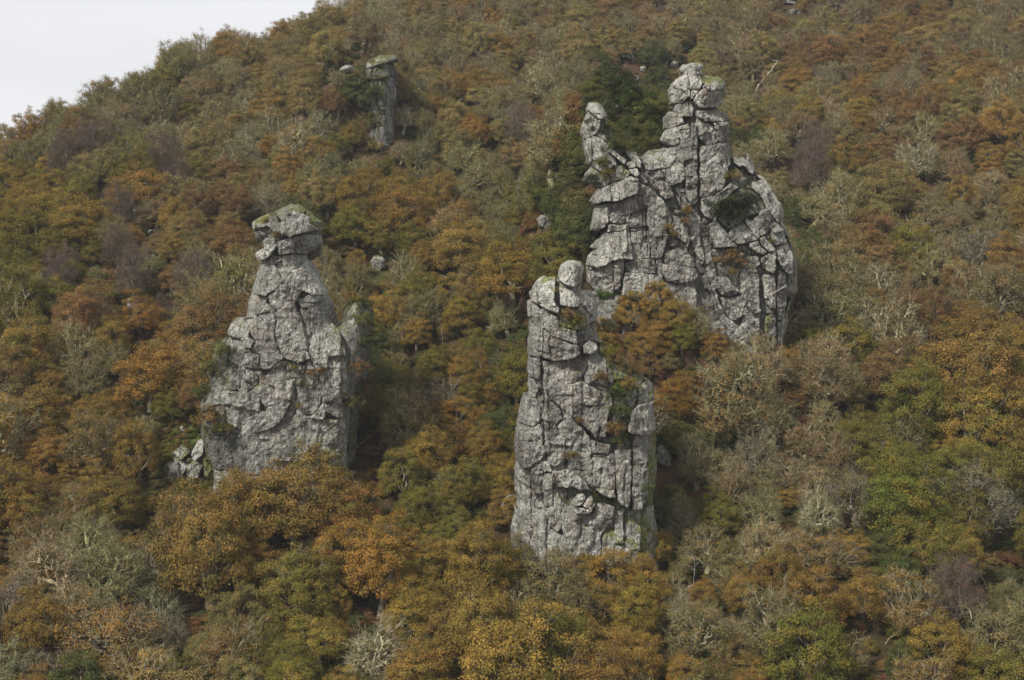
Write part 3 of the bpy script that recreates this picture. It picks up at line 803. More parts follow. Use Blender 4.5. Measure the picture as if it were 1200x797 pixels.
def boulder(px, row, wpx, hpx, label, tone=(1.2, 0.1, 0.15), y=None, tilt=0.0, group=None, k=None, lift=0.0):
    if y is None:
        h_ = hit(px, row + hpx * 0.35)
        if h_ is None: return
        y = h_[1]
    x, z = px2w(px, row, y)
    s = y / F
    o = link('boulder', BM[(int(px * 7 + row) if k is None else k) % 7], None, (x, y, z + lift))
    o.scale = (wpx * s * 0.52, (wpx + hpx) * 0.5 * s * 0.6, hpx * s * 0.62)
    o.rotation_euler = (0, tilt, 0)
    BOULD.append((y, px, row, wpx, hpx))
    o['tone'] = list(tone); o['label'] = label; o['category'] = 'boulder'
    if group: o['group'] = group
    return o
GB = 'boulders scattered on the wooded slope'
for a in [
 (931, 14, 18, 9, 'pale flat boulder just below the top edge, right of the broad crag'),
 (925, 3, 16, 7, 'pale flat boulder cut by the top edge of the photo, above its twin'),
 (638, 259, 24, 20, 'grey boulder among dark bushes left of the broad crag'),
 (653, 208, 12, 12, 'small grey stone in the dark bushes, above the boulder left of the broad crag'),
 (688, 209, 14, 16, 'small mossy stone against the left edge of the broad crag'),
 (530, 360, 22, 14, 'dark grey boulder in the gully left of the lowest pinnacle'),
 (521, 330, 9, 16, 'narrow upright stone in the gully between the pinnacles'),
 (442, 308, 20, 22, 'dark upright rock just right of the capstone of the left pinnacle'),
 (160, 358, 28, 18, 'grey rock step half hidden by trees, left of the left pinnacle'),
 (158, 380, 26, 24, 'squat rock face under the rock step left of the left pinnacle'),
 (147, 314, 18, 8, 'pale sloping slab in grass above the rock step'),
 (176, 272, 6, 7, 'tiny white stone high on the left slope'),
 (198, 474, 9, 9, 'white stone at the upper edge of the green bank'),
 (735, 695, 16, 20, 'dark grey boulder in the trees below the lowest pinnacle'),
 (644, 715, 18, 20, 'leaning grey boulder under the foot of the lowest pinnacle'),
 (600, 595, 30, 40, 'shadowed rock lump at the left foot of the lowest pinnacle'),
 (205, 742, 22, 20, 'dark grey rock between trees near the lower left corner'),
 (778, 535, 18, 30, 'grey rock rib just right of the lowest pinnacle'),
 (541, 118, 12, 8, 'small stone among the trees right of the square buttress'),
 (733, 66, 18, 9, 'pale stone on the crest of the evergreen bluff'),
 (753, 82, 9, 9, 'white stone on the evergreen bluff, below the crest stone'),
 (745, 91, 8, 8, 'small grey stone in the middle of the evergreen bluff'),
 (708, 109, 9, 12, 'pale pointed stone high on the left of the evergreen bluff'),
 (723, 125, 8, 12, 'narrow stone halfway down the evergreen bluff'),
 (712, 82, 9, 7, 'small pinkish stone at the upper left of the evergreen bluff'),
 (790, 76, 12, 10, 'pale stone at the top of the broad crag beside its upper slabs'),
 (779, 75, 9, 9, 'small stone left of the upper slabs of the broad crag'),
]:
    boulder(*a, group=GB)
GS = 'stones on the green bank'
for i, a in enumerate([
 (243, 510, 12, 12, 'small grey stone at the top right of the green bank', 0.4),
 (216, 500, 10, 8, 'small pale stone in the upper part of the green bank', 0.2),
 (214, 521, 8, 8, 'small pale stone in the middle of the green bank', 0.1),
 (193, 560, 10, 6, 'flat white stone at the left end of the green bank', -0.3),
 (252, 500, 18, 14, 'grey stone below the left edge of the left pinnacle', 0.0),
]):
    boulder(a[0], a[1], a[2], a[3], a[4], tilt=a[5], group=GS, tone=(1.0, 0.3, 0.45) if i % 3 else (1.2, 0, 0.3), lift=-0.25)
# ------------------------------------------------------------------ trees
def tubes(segs, name='trunk'):
    """segs: list of (p0, p1, r0, r1)"""
    P0 = A([s[0] for s in segs]); P1 = A([s[1] for s in segs]); R0 = A([s[2] for s in segs]); R1 = A([s[3] for s in segs])
    V, Fq, base = [], [], 0
    for lo, hi, k in ((0.0, 0.045, 3), (0.045, 9, 6)):
        m = (R0 >= lo) & (R0 < hi)
        if not m.any(): continue
        p0, p1, r0, r1 = P0[m], P1[m], R0[m], R1[m]
        d = p1 - p0; d /= np.linalg.norm(d, axis=1)[:, None] + 1e-9
        ref = np.where(np.abs(d[:, 2:3]) > 0.8, A([[1, 0, 0]]), A([[0, 0, 1]]))
        u = np.cross(d, ref); u /= np.linalg.norm(u, axis=1)[:, None]; w_ = np.cross(d, u)
        an = np.arange(k) * 2 * math.pi / k
        ring = np.cos(an)[None, :, None] * u[:, None] + np.sin(an)[None, :, None] * w_[:, None]
        v = np.concatenate([p0[:, None] + ring * r0[:, None, None], p1[:, None] + ring * r1[:, None, None]], 1)
        n = len(p0)
        i = np.arange(k); j = (i + 1) % k
        q = np.stack([i, j, j + k, i + k], -1)[None] + (np.arange(n) * 2 * k)[:, None, None] + base
        V.append(v.reshape(-1, 3)); Fq.append(q.reshape(-1, 4)); base += n * 2 * k
    return np.concatenate(V), np.concatenate(Fq)

def skeleton(rng, Rr, H, ntips, z0=0.3, flat=1.0, wig=0.12, rk=0.019, stem=0.22, lobes=4):
    ph = rng.uniform(0, 6.28, 3); tips = []
    lc = [(rng.uniform(0, 6.28), rng.uniform(0.2, 1.1)) for _ in range(lobes)]
    while len(tips) < ntips:
        a, el = rng.uniform(0, 6.28), math.asin(rng.uniform(-0.25, 1))
        rr = rng.uniform(0.35, 1) ** 0.45
        lob = 0.80 + 0.13 * math.sin(2 * a + ph[0]) + 0.09 * math.sin(3 * a + ph[1] + 2 * el)
        for la, le in lc:
            dd_ = math.cos(el) * math.cos(le) * math.cos(a - la) + math.sin(el) * math.sin(le)
            lob += 0.16 * max(0, dd_) ** 6
        x = Rr * rr * lob * math.cos(el) * math.cos(a); y = Rr * rr * lob * math.cos(el) * math.sin(a)
        z = H * z0 + (H * (1 - z0)) * (max(math.sin(el), -0.2) * rr * lob * flat * 0.95 + 0.12)
        tips.append((x, y, z))
    tips = A(tips); segs = []
    def path(p, q, ra, rb, n):
        pts = [p + (q - p) * t for t in np.linspace(0, 1, n + 1)]
        L = np.linalg.norm(q - p)
        for i in range(1, n): pts[i] = pts[i] + rng.normal(0, wig * L / n * 1.3, 3)
        rs = np.linspace(ra, rb, n + 1)
        for i in range(n): segs.append((pts[i], pts[i + 1], rs[i], rs[i + 1]))
    def grow(p, ids, r, lvl):
        if len(ids) <= 2:
            for i in ids: path(p, tips[i], min(r, 0.035), 0.014, 3)
            return
        k = 5 if lvl == 0 else (3 if len(ids) > 8 else 2)
        c = tips[rng.choice(ids, k, replace=False)]
        for _ in range(4):
            as_ = np.argmin(((tips[ids][:, None] - c[None]) ** 2).sum(-1), 1)
            c = A([tips[ids][as_ == j].mean(0) if (as_ == j).any() else c[j] for j in range(k)])
        for j in range(k):
            g = ids[as_ == j]
            if len(g) == 0: continue
            q = p + (c[j] - p) * (0.5 if lvl else 0.42) + rng.normal(0, 0.10, 3)
            q[2] += 0.10
            rn = max(rk * len(g) ** 0.5, 0.016)
            path(p, q, min(r, rn * 1.25), rn, 3)
            grow(q, g, rn, lvl + 1)
    trunk_top = A([rng.normal(0, 0.3), rng.normal(0, 0.3), H * stem])
    rt = rk * ntips ** 0.5
    path(A([0, 0, -1.2]), trunk_top, rt * 1.35, rt, 3)
    grow(trunk_top, np.arange(ntips), rt, 0)
    return tips, segs

def twig_sprays(rng, tips, segs, n, L, r, ctr):
    for t in tips:
        o_ = t - ctr; o_ /= np.linalg.norm(o_) + 1e-6
        for _ in range(n):
            d = o_ * 0.7 + rng.normal(0, 0.6, 3); d[2] += 0.25; d /= np.linalg.norm(d)
            q = t + d * L * rng.uniform(0.4, 1) * 0.6
            q2 = q + (d + rng.normal(0, 0.5, 3)) * L * 0.45
            s = t - d * 0.15
            segs.append((s, q, r, r * 0.6)); segs.append((q, q2, r * 0.6, r * 0.2))

def leaves(rng, centres, per, spread, size, drop=0.0, upb=0.5):
    n = len(centres)
    cu = rng.random(n)
    ids = np.repeat(np.arange(n), per)
    keep = rng.random(len(ids)) > drop
    ids = ids[keep]; m = len(ids)
    off = rng.normal(size=(m, 3)); off /= np.linalg.norm(off, axis=1)[:, None]
    off *= (rng.random((m, 1)) ** 0.5) * A(spread)[None]
    p = centres[ids] + off
    cen_ = centres.mean(0) - A([0, 0, 1.2]); outw = p - cen_; outw /= np.linalg.norm(outw, axis=1)[:, None]
    nrm = rng.normal(size=(m, 3)) * 0.55 + off / np.linalg.norm(off, axis=1)[:, None] * 0.55 + outw * 0.75 + A([0, 0, upb * 0.5]); nrm /= np.linalg.norm(nrm, axis=1)[:, None]
    a = np.cross(nrm, rng.normal(size=(m, 3))); a /= np.linalg.norm(a, axis=1)[:, None]
    b = np.cross(nrm, a)
    s = size * rng.uniform(0.6, 1.3, (m, 1))
    v = np.stack([p - a * s, p - b * s * 0.55, p + a * s, p + b * s * 0.55], 1).reshape(-1, 3)
    q = np.arange(m * 4).reshape(m, 4)
    vv = np.clip(0.5 + 0.55 * (rng.random(m) - 0.5) + 0.5 * (cu[ids] - 0.5), 0, 1)
    uu = np.clip(0.65 * rng.random(n)[ids] + 0.35 * rng.random(m), 0, 1)
    return v, q, np.repeat(vv, 4), np.repeat(uu, 4)

def leaf_mesh(name, v, q, vv, uu):
    me = mesh_from(name, v, q, M_LEAF, smooth=False)
    a = me.attributes.new('v', 'FLOAT', 'POINT'); a.data.foreach_set('value', vv.astype(np.float32))
    a = me.attributes.new('u', 'FLOAT', 'POINT'); a.data.foreach_set('value', uu.astype(np.float32))
    return me

def make_variant(kind, seed):
    rng = np.random.default_rng(100 + seed)
    H = 6.4
    if kind == 'leafy':
        Rr = rng.uniform(3.3, 3.9)
        tips, segs = skeleton(rng, Rr, H, 230, z0=0.30, lobes=5)
        L = leaves(rng, tips, 130, (0.62, 0.62, 0.40), 0.074, drop=0.1)
        L2 = None
    elif kind == 'thin':
        Rr = rng.uniform(3.2, 3.8)
        tips, segs = skeleton(rng, Rr, H, 240, z0=0.28, lobes=5, wig=0.26, rk=0.024)
        twig_sprays(rng, tips, segs, 3, 0.8, 0.022, A([0, 0, H * 0.3]))
        sel = tips[rng.random(len(tips)) < 0.8]
        L = leaves(rng, sel, 48, (0.65, 0.65, 0.40), 0.068)
    elif kind == 'bare':
        Rr = rng.uniform(3.2, 3.9)
        tips, segs = skeleton(rng, Rr, H, 230, z0=0.25, lobes=4, wig=0.30, rk=0.029)
        twig_sprays(rng, tips, segs, 7, 0.9, 0.016, A([0, 0, H * 0.2]))
        sel = tips[rng.random(len(tips)) < 0.6]
        L = leaves(rng, sel, 22, (0.6, 0.6, 0.4), 0.07)
    elif kind == 'fine':     # upright fine twigged birch or rowan, leafless
        Rr = 2.5; H = 7.0
        tips, segs = skeleton(rng, Rr, H, 260, z0=0.25, lobes=3, wig=0.08, rk=0.011, flat=1.1)
        twig_sprays(rng, tips, segs, 9, 0.9, 0.012, A([0, 0, 0]))
        L = leaves(rng, tips[::3], 8, (0.5, 0.5, 0.5), 0.06)
    elif kind == 'shrub':
        Rr, H = 1.9, 2.9
        tips, segs = skeleton(rng, Rr, H, 110, z0=0.2, lobes=4, stem=0.12, rk=0.012)
        L = leaves(rng, tips, 120, (0.46, 0.46, 0.36), 0.065)
    elif kind == 'snag':
        segs = []; tips = None
        p = A([0, 0, -1.]); d = A([0.05, 0, 1.]); r = 0.15
        Ht = 7.5
        for i in range(9):
            d = d + rng.normal(0, 0.16, 3); d[2] = max(d[2], 0.6); d /= np.linalg.norm(d)
            q = p + d * Ht / 8; segs.append((p, q, r, r * 0.88))
            if i > 3:
                for _ in range(2):
                    e = rng.normal(0, 1, 3); e[2] = abs(e[2]) * 0.5; e /= np.linalg.norm(e)
                    a1 = q + e * rng.uniform(0.5, 1.3); a2 = a1 + (e + rng.normal(0, .5, 3)) * 0.5
                    segs.append((q, a1, r * 0.5, r * 0.3)); segs.append((a1, a2, r * 0.3, r * 0.15))
            p, r = q, r * 0.88
        L = None
    v, q = tubes(segs)
    bark = mesh_from(kind + '_trunk', v, q, M_BARK)
    crown = leaf_mesh(kind + '_crown', *L) if L else None
    return bark, crown

VAR = {k: [make_variant(k, 10 * i + j) for j in range(n)] for i, (k, n) in enumerate((('leafy', 5), ('thin', 5), ('bare', 5), ('fine', 3), ('shrub', 4), ('snag', 4)))}

# leaf colours: (main, second); each tree takes one, jittered
PAL0 = {
 'O': ((0.262, 0.142, 0.026), (0.165, 0.132, 0.026)),   # russet orange
 'R': ((0.200, 0.108, 0.038), (0.155, 0.115, 0.036)),   # rusty brown
 'G': ((0.118, 0.112, 0.018), (0.195, 0.142, 0.022)),   # olive green
 'Y': ((0.265, 0.168, 0.026), (0.160, 0.132, 0.024)),   # ochre yellow
 'T': ((0.232, 0.160, 0.050), (0.165, 0.148, 0.042)),   # tan
 'E': ((0.034, 0.048, 0.016), (0.060, 0.072, 0.020)),   # evergreen
 'L': ((0.070, 0.115, 0.020), (0.120, 0.140, 0.030)),   # bright green
 'D': ((0.092, 0.098, 0.028), (0.135, 0.125, 0.034)),   # dull olive evergreen
 'V': ((0.024, 0.036, 0.013), (0.045, 0.055, 0.018)),   # ivy
 'K': ((0.060, 0.080, 0.024), (0.110, 0.108, 0.028)),   # very dark olive
}
def _mute(c, f=0.95, g=0.10):
    m = sum(c) / 3; return tuple(f * (v * (1 - g) + m * g) for v in c)
PAL = {k: (_mute(a_), _mute(b_)) for k, (a_, b_) in PAL0.items()}
BARKS = {'pale': (0.43, 0.40, 0.25), 'green': (0.33, 0.33, 0.16), 'olive': (0.29, 0.265, 0.165), 'grey': (0.27, 0.24, 0.17), 'purple': (0.20, 0.145, 0.120), 'white': (0.62, 0.56, 0.47)}

# what grows where, read off the photograph: 12 x 8 fields of 100 px; each letter is one draw
#  O R G Y T: leafy in that colour; o r g t: thinner crown of it; B bare lichened; P purple-grey fine; E shrub layer evergreen tree
ZONES = [
 "Tt   |TO   |TtO  |TtTO |TtBr |tTOr |tTr  |RrTP |rtT  |BRTr |OORt |RtTr",
 "gTO  |gTGt |GTt  |TBtO |tTgE |TOt  |Brt  |EG   |EgT  |OtYr |RrtR |TtRO",
 "GYYg |OPgt |TRoT |BTtE |YGtO |TOgt |GEg  |GE   |rE   |RtrE |tRrT |tOTY",
 "GGgY |TtPG |toRG |GgE  |YgGo |YOgG |GEg  |OGgY |TtG  |gOTt |RrGr |OtRr",
 "OgRG |OOtG |OoE  |OgR  |gGEo |GEOg |EG   |ORoY |tTtB |trRG |tROG |OOGT",
 "OOoY |OoRG |oOGt |ORto |BoOr |GYOB |EOG  |OEoR |tTrB |OrtG |YtGT |GYBY",
 "GOOR |OoBO |OORo |OROg |oBYO |YGOG |GBtT |YYOB |tgBG |toOG |GGYO |EGgB",
 "BBtO |BoEG |oGTB |YGYT |TBOt |OYYT |OTYG |OBtY |tTOG |OTto |EYoB |TtGB",
]
ZONES = [[c.strip() for c in r.split('|')] for r in ZONES]
def zone_draw(px, row, rng):
    c = int(np.clip((px + rng.normal(0, 22)) // 100, 0, 11)); r = int(np.clip((row + rng.normal(0, 20)) // 100, 0, 7))
    return ZONES[r][c][rng.integers(len(ZONES[r][c]))]

ROCKS = [(s.Y0, A([(px) for px in ((0, 0),)]), s) for s in crags.values()]
def pixmask(blocks, cut):
    """photograph pixels the rock shows at; cut(px, row) False where trees may stand in front"""
    g = 4
    xs, rs = np.arange(0, 1200, g), np.arange(0, 800, g)
    GX, GR = np.meshgrid(xs, rs, indexing='ij')
    m = np.zeros(GX.shape, bool)
    for b in blocks: m |= poly_sdf(A(b[0]), GX.astype(float), GR.astype(float)) < 2
    return m & cut(GX, GR)
MASKS = [
 (150, pixmask(LEFT, lambda x, r: (r < 538 + 0 * x) | ((x < 300) & (r < 572)) | ((x > 385) & (r < 550)))),
 ] + [(by_, pixmask([([(bx_ - bw_ / 2, br_ - bh_ / 2), (bx_ + bw_ / 2, br_ - bh_ / 2), (bx_ + bw_ / 2, br_ + bh_ / 2), (bx_ - bw_ / 2, br_ + bh_ / 2)],)], lambda x, r: x > -1)) for by_, bx_, br_, bw_, bh_ in BOULD if not (185 < bx_ < 260 and 480 < br_ < 590)] + [
 (138, pixmask(MID, lambda x, r: r < 652)),
 (170, pixmask(BACK, lambda x, r: (r < 345 + 0 * x) & ((x > 700) | (r < 330)) & ((x < 760) | (x > 800) | (r < 352)) | ((x > 822) & (r < 402)))),
 (232, pixmask(FAR, lambda x, r: ((x > 446) | (r < 84) | ((r > 150) & (x > 432))) & (r < 180))),
 (156, pixmask([([(188,500),(262,488),(262,575),(190,575)],)], lambda x, r: x > 0)),
]
cxp, crp = np.meshgrid(np.linspace(-1, 1, 9), np.linspace(-1, 1, 9)); inc = cxp ** 2 + crp ** 2 <= 1; cxp, crp = cxp[inc], crp[inc]
def covers_rock(x, y, z, Rr, H):
    px, row = w2px(x, y, z + H * 0.58); rw, rh = Rr / y * F * 0.95, H * 0.42 / y * F
    X_ = ((px + cxp * rw) / 4).astype(int); R_ = ((row + crp * rh) / 4).astype(int)
    ok = (X_ >= 0) & (X_ < 300) & (R_ >= 0) & (R_ < 200)
    for Y0, m in MASKS:
        if y < Y0 + 1.0 and m[np.clip(X_, 0, 299), np.clip(R_, 0, 199)][ok].sum() > 2.5: return True
    return False
FOOT = [(px2w(325, 0, 150)[0], 152, 8.5, 8), (px2w(690, 0, 138)[0], 140, 7.2, 8), (px2w(800, 0, 170)[0], 176.5, 12.0, 8.0), (px2w(435, 0, 232)[0], 235, 2.8, 2.6),
        (px2w(702, 0, 170)[0], 171, 4, 5)]
def in_foot(x, y, m=0.0):
    return any(((x - a) / (c + m)) ** 2 + ((y - b) / (d + m)) ** 2 < 1 for a, b, c, d in FOOT)

plants = []      # dicts: kind, variant, x, y, z, s, sz, rot, tint, alt, bark, code
def jitter(c, rng, a=0.14):
    f = 1 + rng.normal(0, a * 0.8); return [max(0.004, v * f * (1 + rng.normal(0, a * 0.35))) for v in c]
def add_plant(kind, code, x, y, z, s, rng, bark=None, sz=1.0, var=None, tilt=0.0):
    main, alt = PAL[code]
    if bark is None:
        bark = {'leafy': 'grey', 'thin': str(rng.choice(['olive', 'olive', 'pale'])), 'bare': rng.choice(['pale', 'green', 'pale', 'grey']), 'fine': 'purple', 'shrub': 'grey', 'snag': 'white'}[kind]
    nv = len(VAR[kind])
    plants.append(dict(kind=kind, code=code, var=int(rng.integers(nv)) if var is None else var % nv, x=x, y=y, z=z, s=s, sz=sz, rot=rng.uniform(0, 6.28), tilt=tilt,
                       tint=jitter(main, rng), alt=jitter(alt, rng), bark=jitter(BARKS[bark], rng, 0.1), barkname=str(bark)))

rng = np.random.default_rng(2024)
# --- plants one can point to in the photograph: (kind, colour, px of crown centre, row of crown centre, crown width px)
SPECIAL = [
 ('leafy','O',345,590,130),('leafy','O',280,600,110),('leafy','O',405,600,90),('leafy','G',358,690,105),('leafy','O',30,605,80),
 ('leafy','G',1160,560,90),('leafy','E',1172,598,60),('leafy','K',1052,680,62),('leafy','K',1078,705,50),('leafy','D',1040,640,60),('leafy','D',1185,720,70),('leafy','D',1130,500,50),('leafy','D',730,130,58),('leafy','K',756,112,54),('leafy','D',716,164,42),('leafy','K',746,158,50),('leafy','D',702,106,48),('leafy','K',772,94,38),('leafy','D',690,80,44),('leafy','K',735,85,44),('leafy','D',668,215,44),('leafy','K',655,250,44),('leafy','O',1130,440,130),('leafy','O',1185,410,80),('leafy','G',1060,590,120),('leafy','G',1090,640,90),('leafy','G',1045,545,90),
 ('leafy','Y',1118,650,70),('leafy','O',795,480,70),('leafy','Y',545,370,60),('leafy','Y',525,345,50),('leafy','O',80,245,44),
 ('leafy','Y',885,220,30),('leafy','Y',905,155,34),('leafy','Y',1190,232,36),('leafy','G',415,265,66),('leafy','Y',445,280,52),
 ('bare','T',350,165,70),('bare','T',60,665,100),('bare','T',130,680,95),('bare','T',105,640,90),('bare','T',195,745,70),('bare','T',870,440,50),('bare','T',845,455,50),
 ('bare','T',1000,590,80),('bare','T',960,600,60),('bare','T',800,620,50),('bare','T',520,470,60),('bare','T',900,490,70),('bare','T',1030,330,55),('bare','T',1090,310,60),
 ('bare','T',1150,290,60),('bare','T',1070,190,55),('fine','R',110,170,52),('fine','R',75,185,48),('fine','R',140,245,40),('fine','R',70,320,42),('fine','R',610,150,44),
 ('fine','R',1120,700,70),('fine','R',950,200,50),('fine','R',960,170,40),('bare','T',545,185,50),('bare','T',560,205,48),('leafy','G',490,600,70),('leafy','Y',590,560,60),
 ('leafy','G',540,570,70),('leafy','O',600,600,55),('leafy','G',470,560,70),('leafy','Y',560,640,60),('leafy','G',840,600,60),('leafy','O',740,370,50),('leafy','O',790,370,50),
 ('leafy','O',765,400,60),('thin','Y',810,380,40),('thin','T',720,355,30),('leafy','Y',770,360,50),('leafy','R',760,430,40),('leafy','G',830,355,30),('leafy','O',165,370,60),
 ('leafy','O',215,390,50),('leafy','G',30,270,80),('leafy','G',25,350,80),('leafy','G',70,290,60),('leafy','O',130,400,60),('leafy','O',60,410,60),('thin','O',720,710,60),
 ('leafy','Y',750,720,80),('leafy','Y',560,730,110),('leafy','G',640,760,110),('leafy','Y',480,720,80),('thin','T',670,670,70),('thin','T',720,680,60),('thin','T',780,640,40),
 ('leafy','Y',770,640,50),('thin','T',648,684,84),('leafy','Y',706,688,84),('leafy','O',748,678,74),('leafy','G',604,668,76),('thin','T',678,700,70),('thin','T',820,388,42),('leafy','G',800,405,46),('thin','T',862,428,44),('bare','T',905,428,40),('thin','T',940,400,40),('leafy','O',838,418,40),('bare','T',800,600,44),('leafy','R',225,470,50),('leafy','G',200,480,46),('leafy','K',414,112,40),('leafy','K',432,118,44),('leafy','D',422,96,30),('leafy','R',396,128,38),('leafy','G',412,160,38),('thin','T',425,200,38),('leafy','Y',436,212,40),('thin','T',474,140,36),('bare','T',478,105,34),('thin','R',470,180,34),('leafy','G',395,175,40),('bare','T',448,60,26),('thin','T',398,98,30),('leafy','O',950,710,90),('leafy','O',1010,700,70),('leafy','G',950,760,120),('leafy','O',870,700,60),('thin','T',820,740,90),
]
for k, c, px, row, wd in SPECIAL:
    # stand the tree where its crown comes out at the asked place
    best = None
    for y in np.arange(105, 330, 1.0):
        x = (px - HX) / F * y; z = float(ground(x, y)); r0 = w2px(x, y, z + 0.55 * 6.4 * (wd / F * y) / (7.0 if k != 'fine' else 5.0))[1]
        if r0 <= row: best = (x, y, z); break
    if best is None: continue
    x, y, z = best
    s = (wd / F * y) / (7.0 if k != 'fine' else 5.0)
    if in_foot(x, y, -3.0): continue
    add_plant(k, c, x, y, z - 0.1, float(np.clip(s, 0.45, 1.8)), rng)
for px, row, wd in ((878, 95, 60), (885, 120, 30)):
    pass
# --- dead white snags: px, row of the foot, height px, variant
for i, (px, row, hpx, til) in enumerate([(884,112,46,-0.1),(1158,690,44,-0.35),(814,690,44,0.05),(640,700,36,-0.2),(852,244,20,0.2),(1036,335,20,0.1),(866,246,24,0.0),(520,470,50,0.1),
      (610,85,14,0.3),(135,250,26,-0.1),(202,140,14,-0.1),(943,275,40,0.15),(1037,760,30,0.1),(1086,215,30,0.0),(930,215,24,0.7),(415,530,40,0.3),(120,470,24,0.4),(520,405,30,0.1)]):
    h_ = hit(px, row)
    if h_ is None: continue
    x, y, z = h_
    MASKS.append((y, pixmask([([(px - 5, row - hpx), (px + 5, row - hpx), (px + 5, row - 5), (px - 5, row - 5)],)], lambda x_, r_: x_ > -1)))
    add_plant('snag', 'T', x, y, z, hpx / F * y / 6.6, rng, var=i, tilt=til, bark='white' if i < 5 else 'pale')
# --- evergreen bushes on the bluff behind the broad crag and elsewhere
EV = [(720,75),(745,65),(700,95),(735,100),(760,95),(775,85),(715,115),(740,125),(765,118),(705,130),(725,145),(750,145),(770,140),(735,165),(755,165),(715,160),(720,178),(748,172),(765,155),
      (695,150),(708,200),(680,200),(670,225),(672,250),(665,275),(690,110),(780,60),(770,55),(640,235),(650,285),(680,285),(620,300),(668,180),(690,175),(770,105),(757,130),(712,143),(783,112),
      (700,170),(728,112),(640,180),(660,150)]
_re = random.Random(4)
EV += [(_re.uniform(640, 796), _re.uniform(54, 205)) for _ in range(200)]
EV += [(_re.uniform(600, 690), _re.uniform(180, 300)) for _ in range(40)]
EV += [(_re.uniform(752, 870), _re.uniform(500, 530)) for _ in range(8)] + [(_re.uniform(925, 960), _re.uniform(240, 320)) for _ in range(8)]
for i, (px, row) in enumerate(EV):
    h_ = hit(px, row + 8)
    if h_ is None: continue
    x, y, z = h_
    if covers_rock(x, y, z, 1.6, 2.6): continue
    code = 'KDKEDKKRDEKDTKD'[i % 15]
    if (px, row) in ((740,125),(770,55),(708,200)): code = 'L'
    add_plant('shrub', code, x, y, z - 0.2, float(rng.uniform(0.8, 1.5)), rng)
# --- the wood
cell = {}
def free(x, y, d):
    cx_, cy_ = int(x // 4), int(y // 4)
    for i in (-1, 0, 1):
        for j in (-1, 0, 1):
            for (a, b, dd_) in cell.get((cx_ + i, cy_ + j), ()):
                if (a - x) ** 2 + (b - y) ** 2 < (min(d, dd_)) ** 2: return False
    return True
def occupy(x, y, d): cell.setdefault((int(x // 4), int(y // 4)), []).append((x, y, d))
for p in plants:
    if p['kind'] not in ('snag', 'shrub'): occupy(p['x'], p['y'], 4.3 * p['s'])
n_try = 0
for _ in range(32000):
    y = rng.uniform(104, 375); x = rng.uniform(-0.44, 0.44) * y + rng.normal(0, 3)
    z = float(ground(x, y)); px, row = w2px(x, y, z + 3.5)
    if row < -110 or row > 880 or px < -110 or px > 1310: continue
    s = float(np.clip(rng.normal(0.98, 0.24) + 0.22 * math.sin(x * 0.17 + 1.3 * math.sin(y * 0.11)), 0.5, 1.55))
    if y > 205: s = float(np.clip(0.92 + (s - 0.9) * 0.6, 0.6, 1.3))
    if math.sin(x * 0.31 + 2 * math.sin(y * 0.13)) + math.sin(y * 0.27 + x * 0.05) > 1.45 and rng.random() < 0.75: continue
    d = 4.0 * s + 0.35
    if not free(x, y, d): continue
    if in_foot(x, y, 0.3): continue
    if 0.3 * rng.random() > 1: continue
    if ((x - 14) / 9) ** 2 + ((y - 184) / 10) ** 2 < 1: continue
    if covers_rock(x, y, z, 3.2 * s, 6.4 * s):
        s *= 0.55
        if covers_rock(x, y, z, 3.2 * s, 6.4 * s): continue
    ch = zone_draw(px, row, rng)
    if ch in 'ORGYT': kind, code = 'leafy', ch
    elif ch in 'orgt': kind, code = 'thin', ch.upper()
    elif ch == 'B': kind, code = 'bare', 'T'
    elif ch == 'P': kind, code = 'fine', 'R'
    elif ch == 'E': kind, code = 'leafy', 'K'; s *= 0.8
    if rng.random() < 0.07: kind = 'thin'
    add_plant(kind, code, x, y, z - 0.15, s, rng, sz=float(rng.uniform(0.78, 1.22)), tilt=float(rng.normal(0, 0.07)))
    occupy(x, y, d)
print('plants', len(plants), {k: sum(p['kind'] == k for p in plants) for k in VAR})
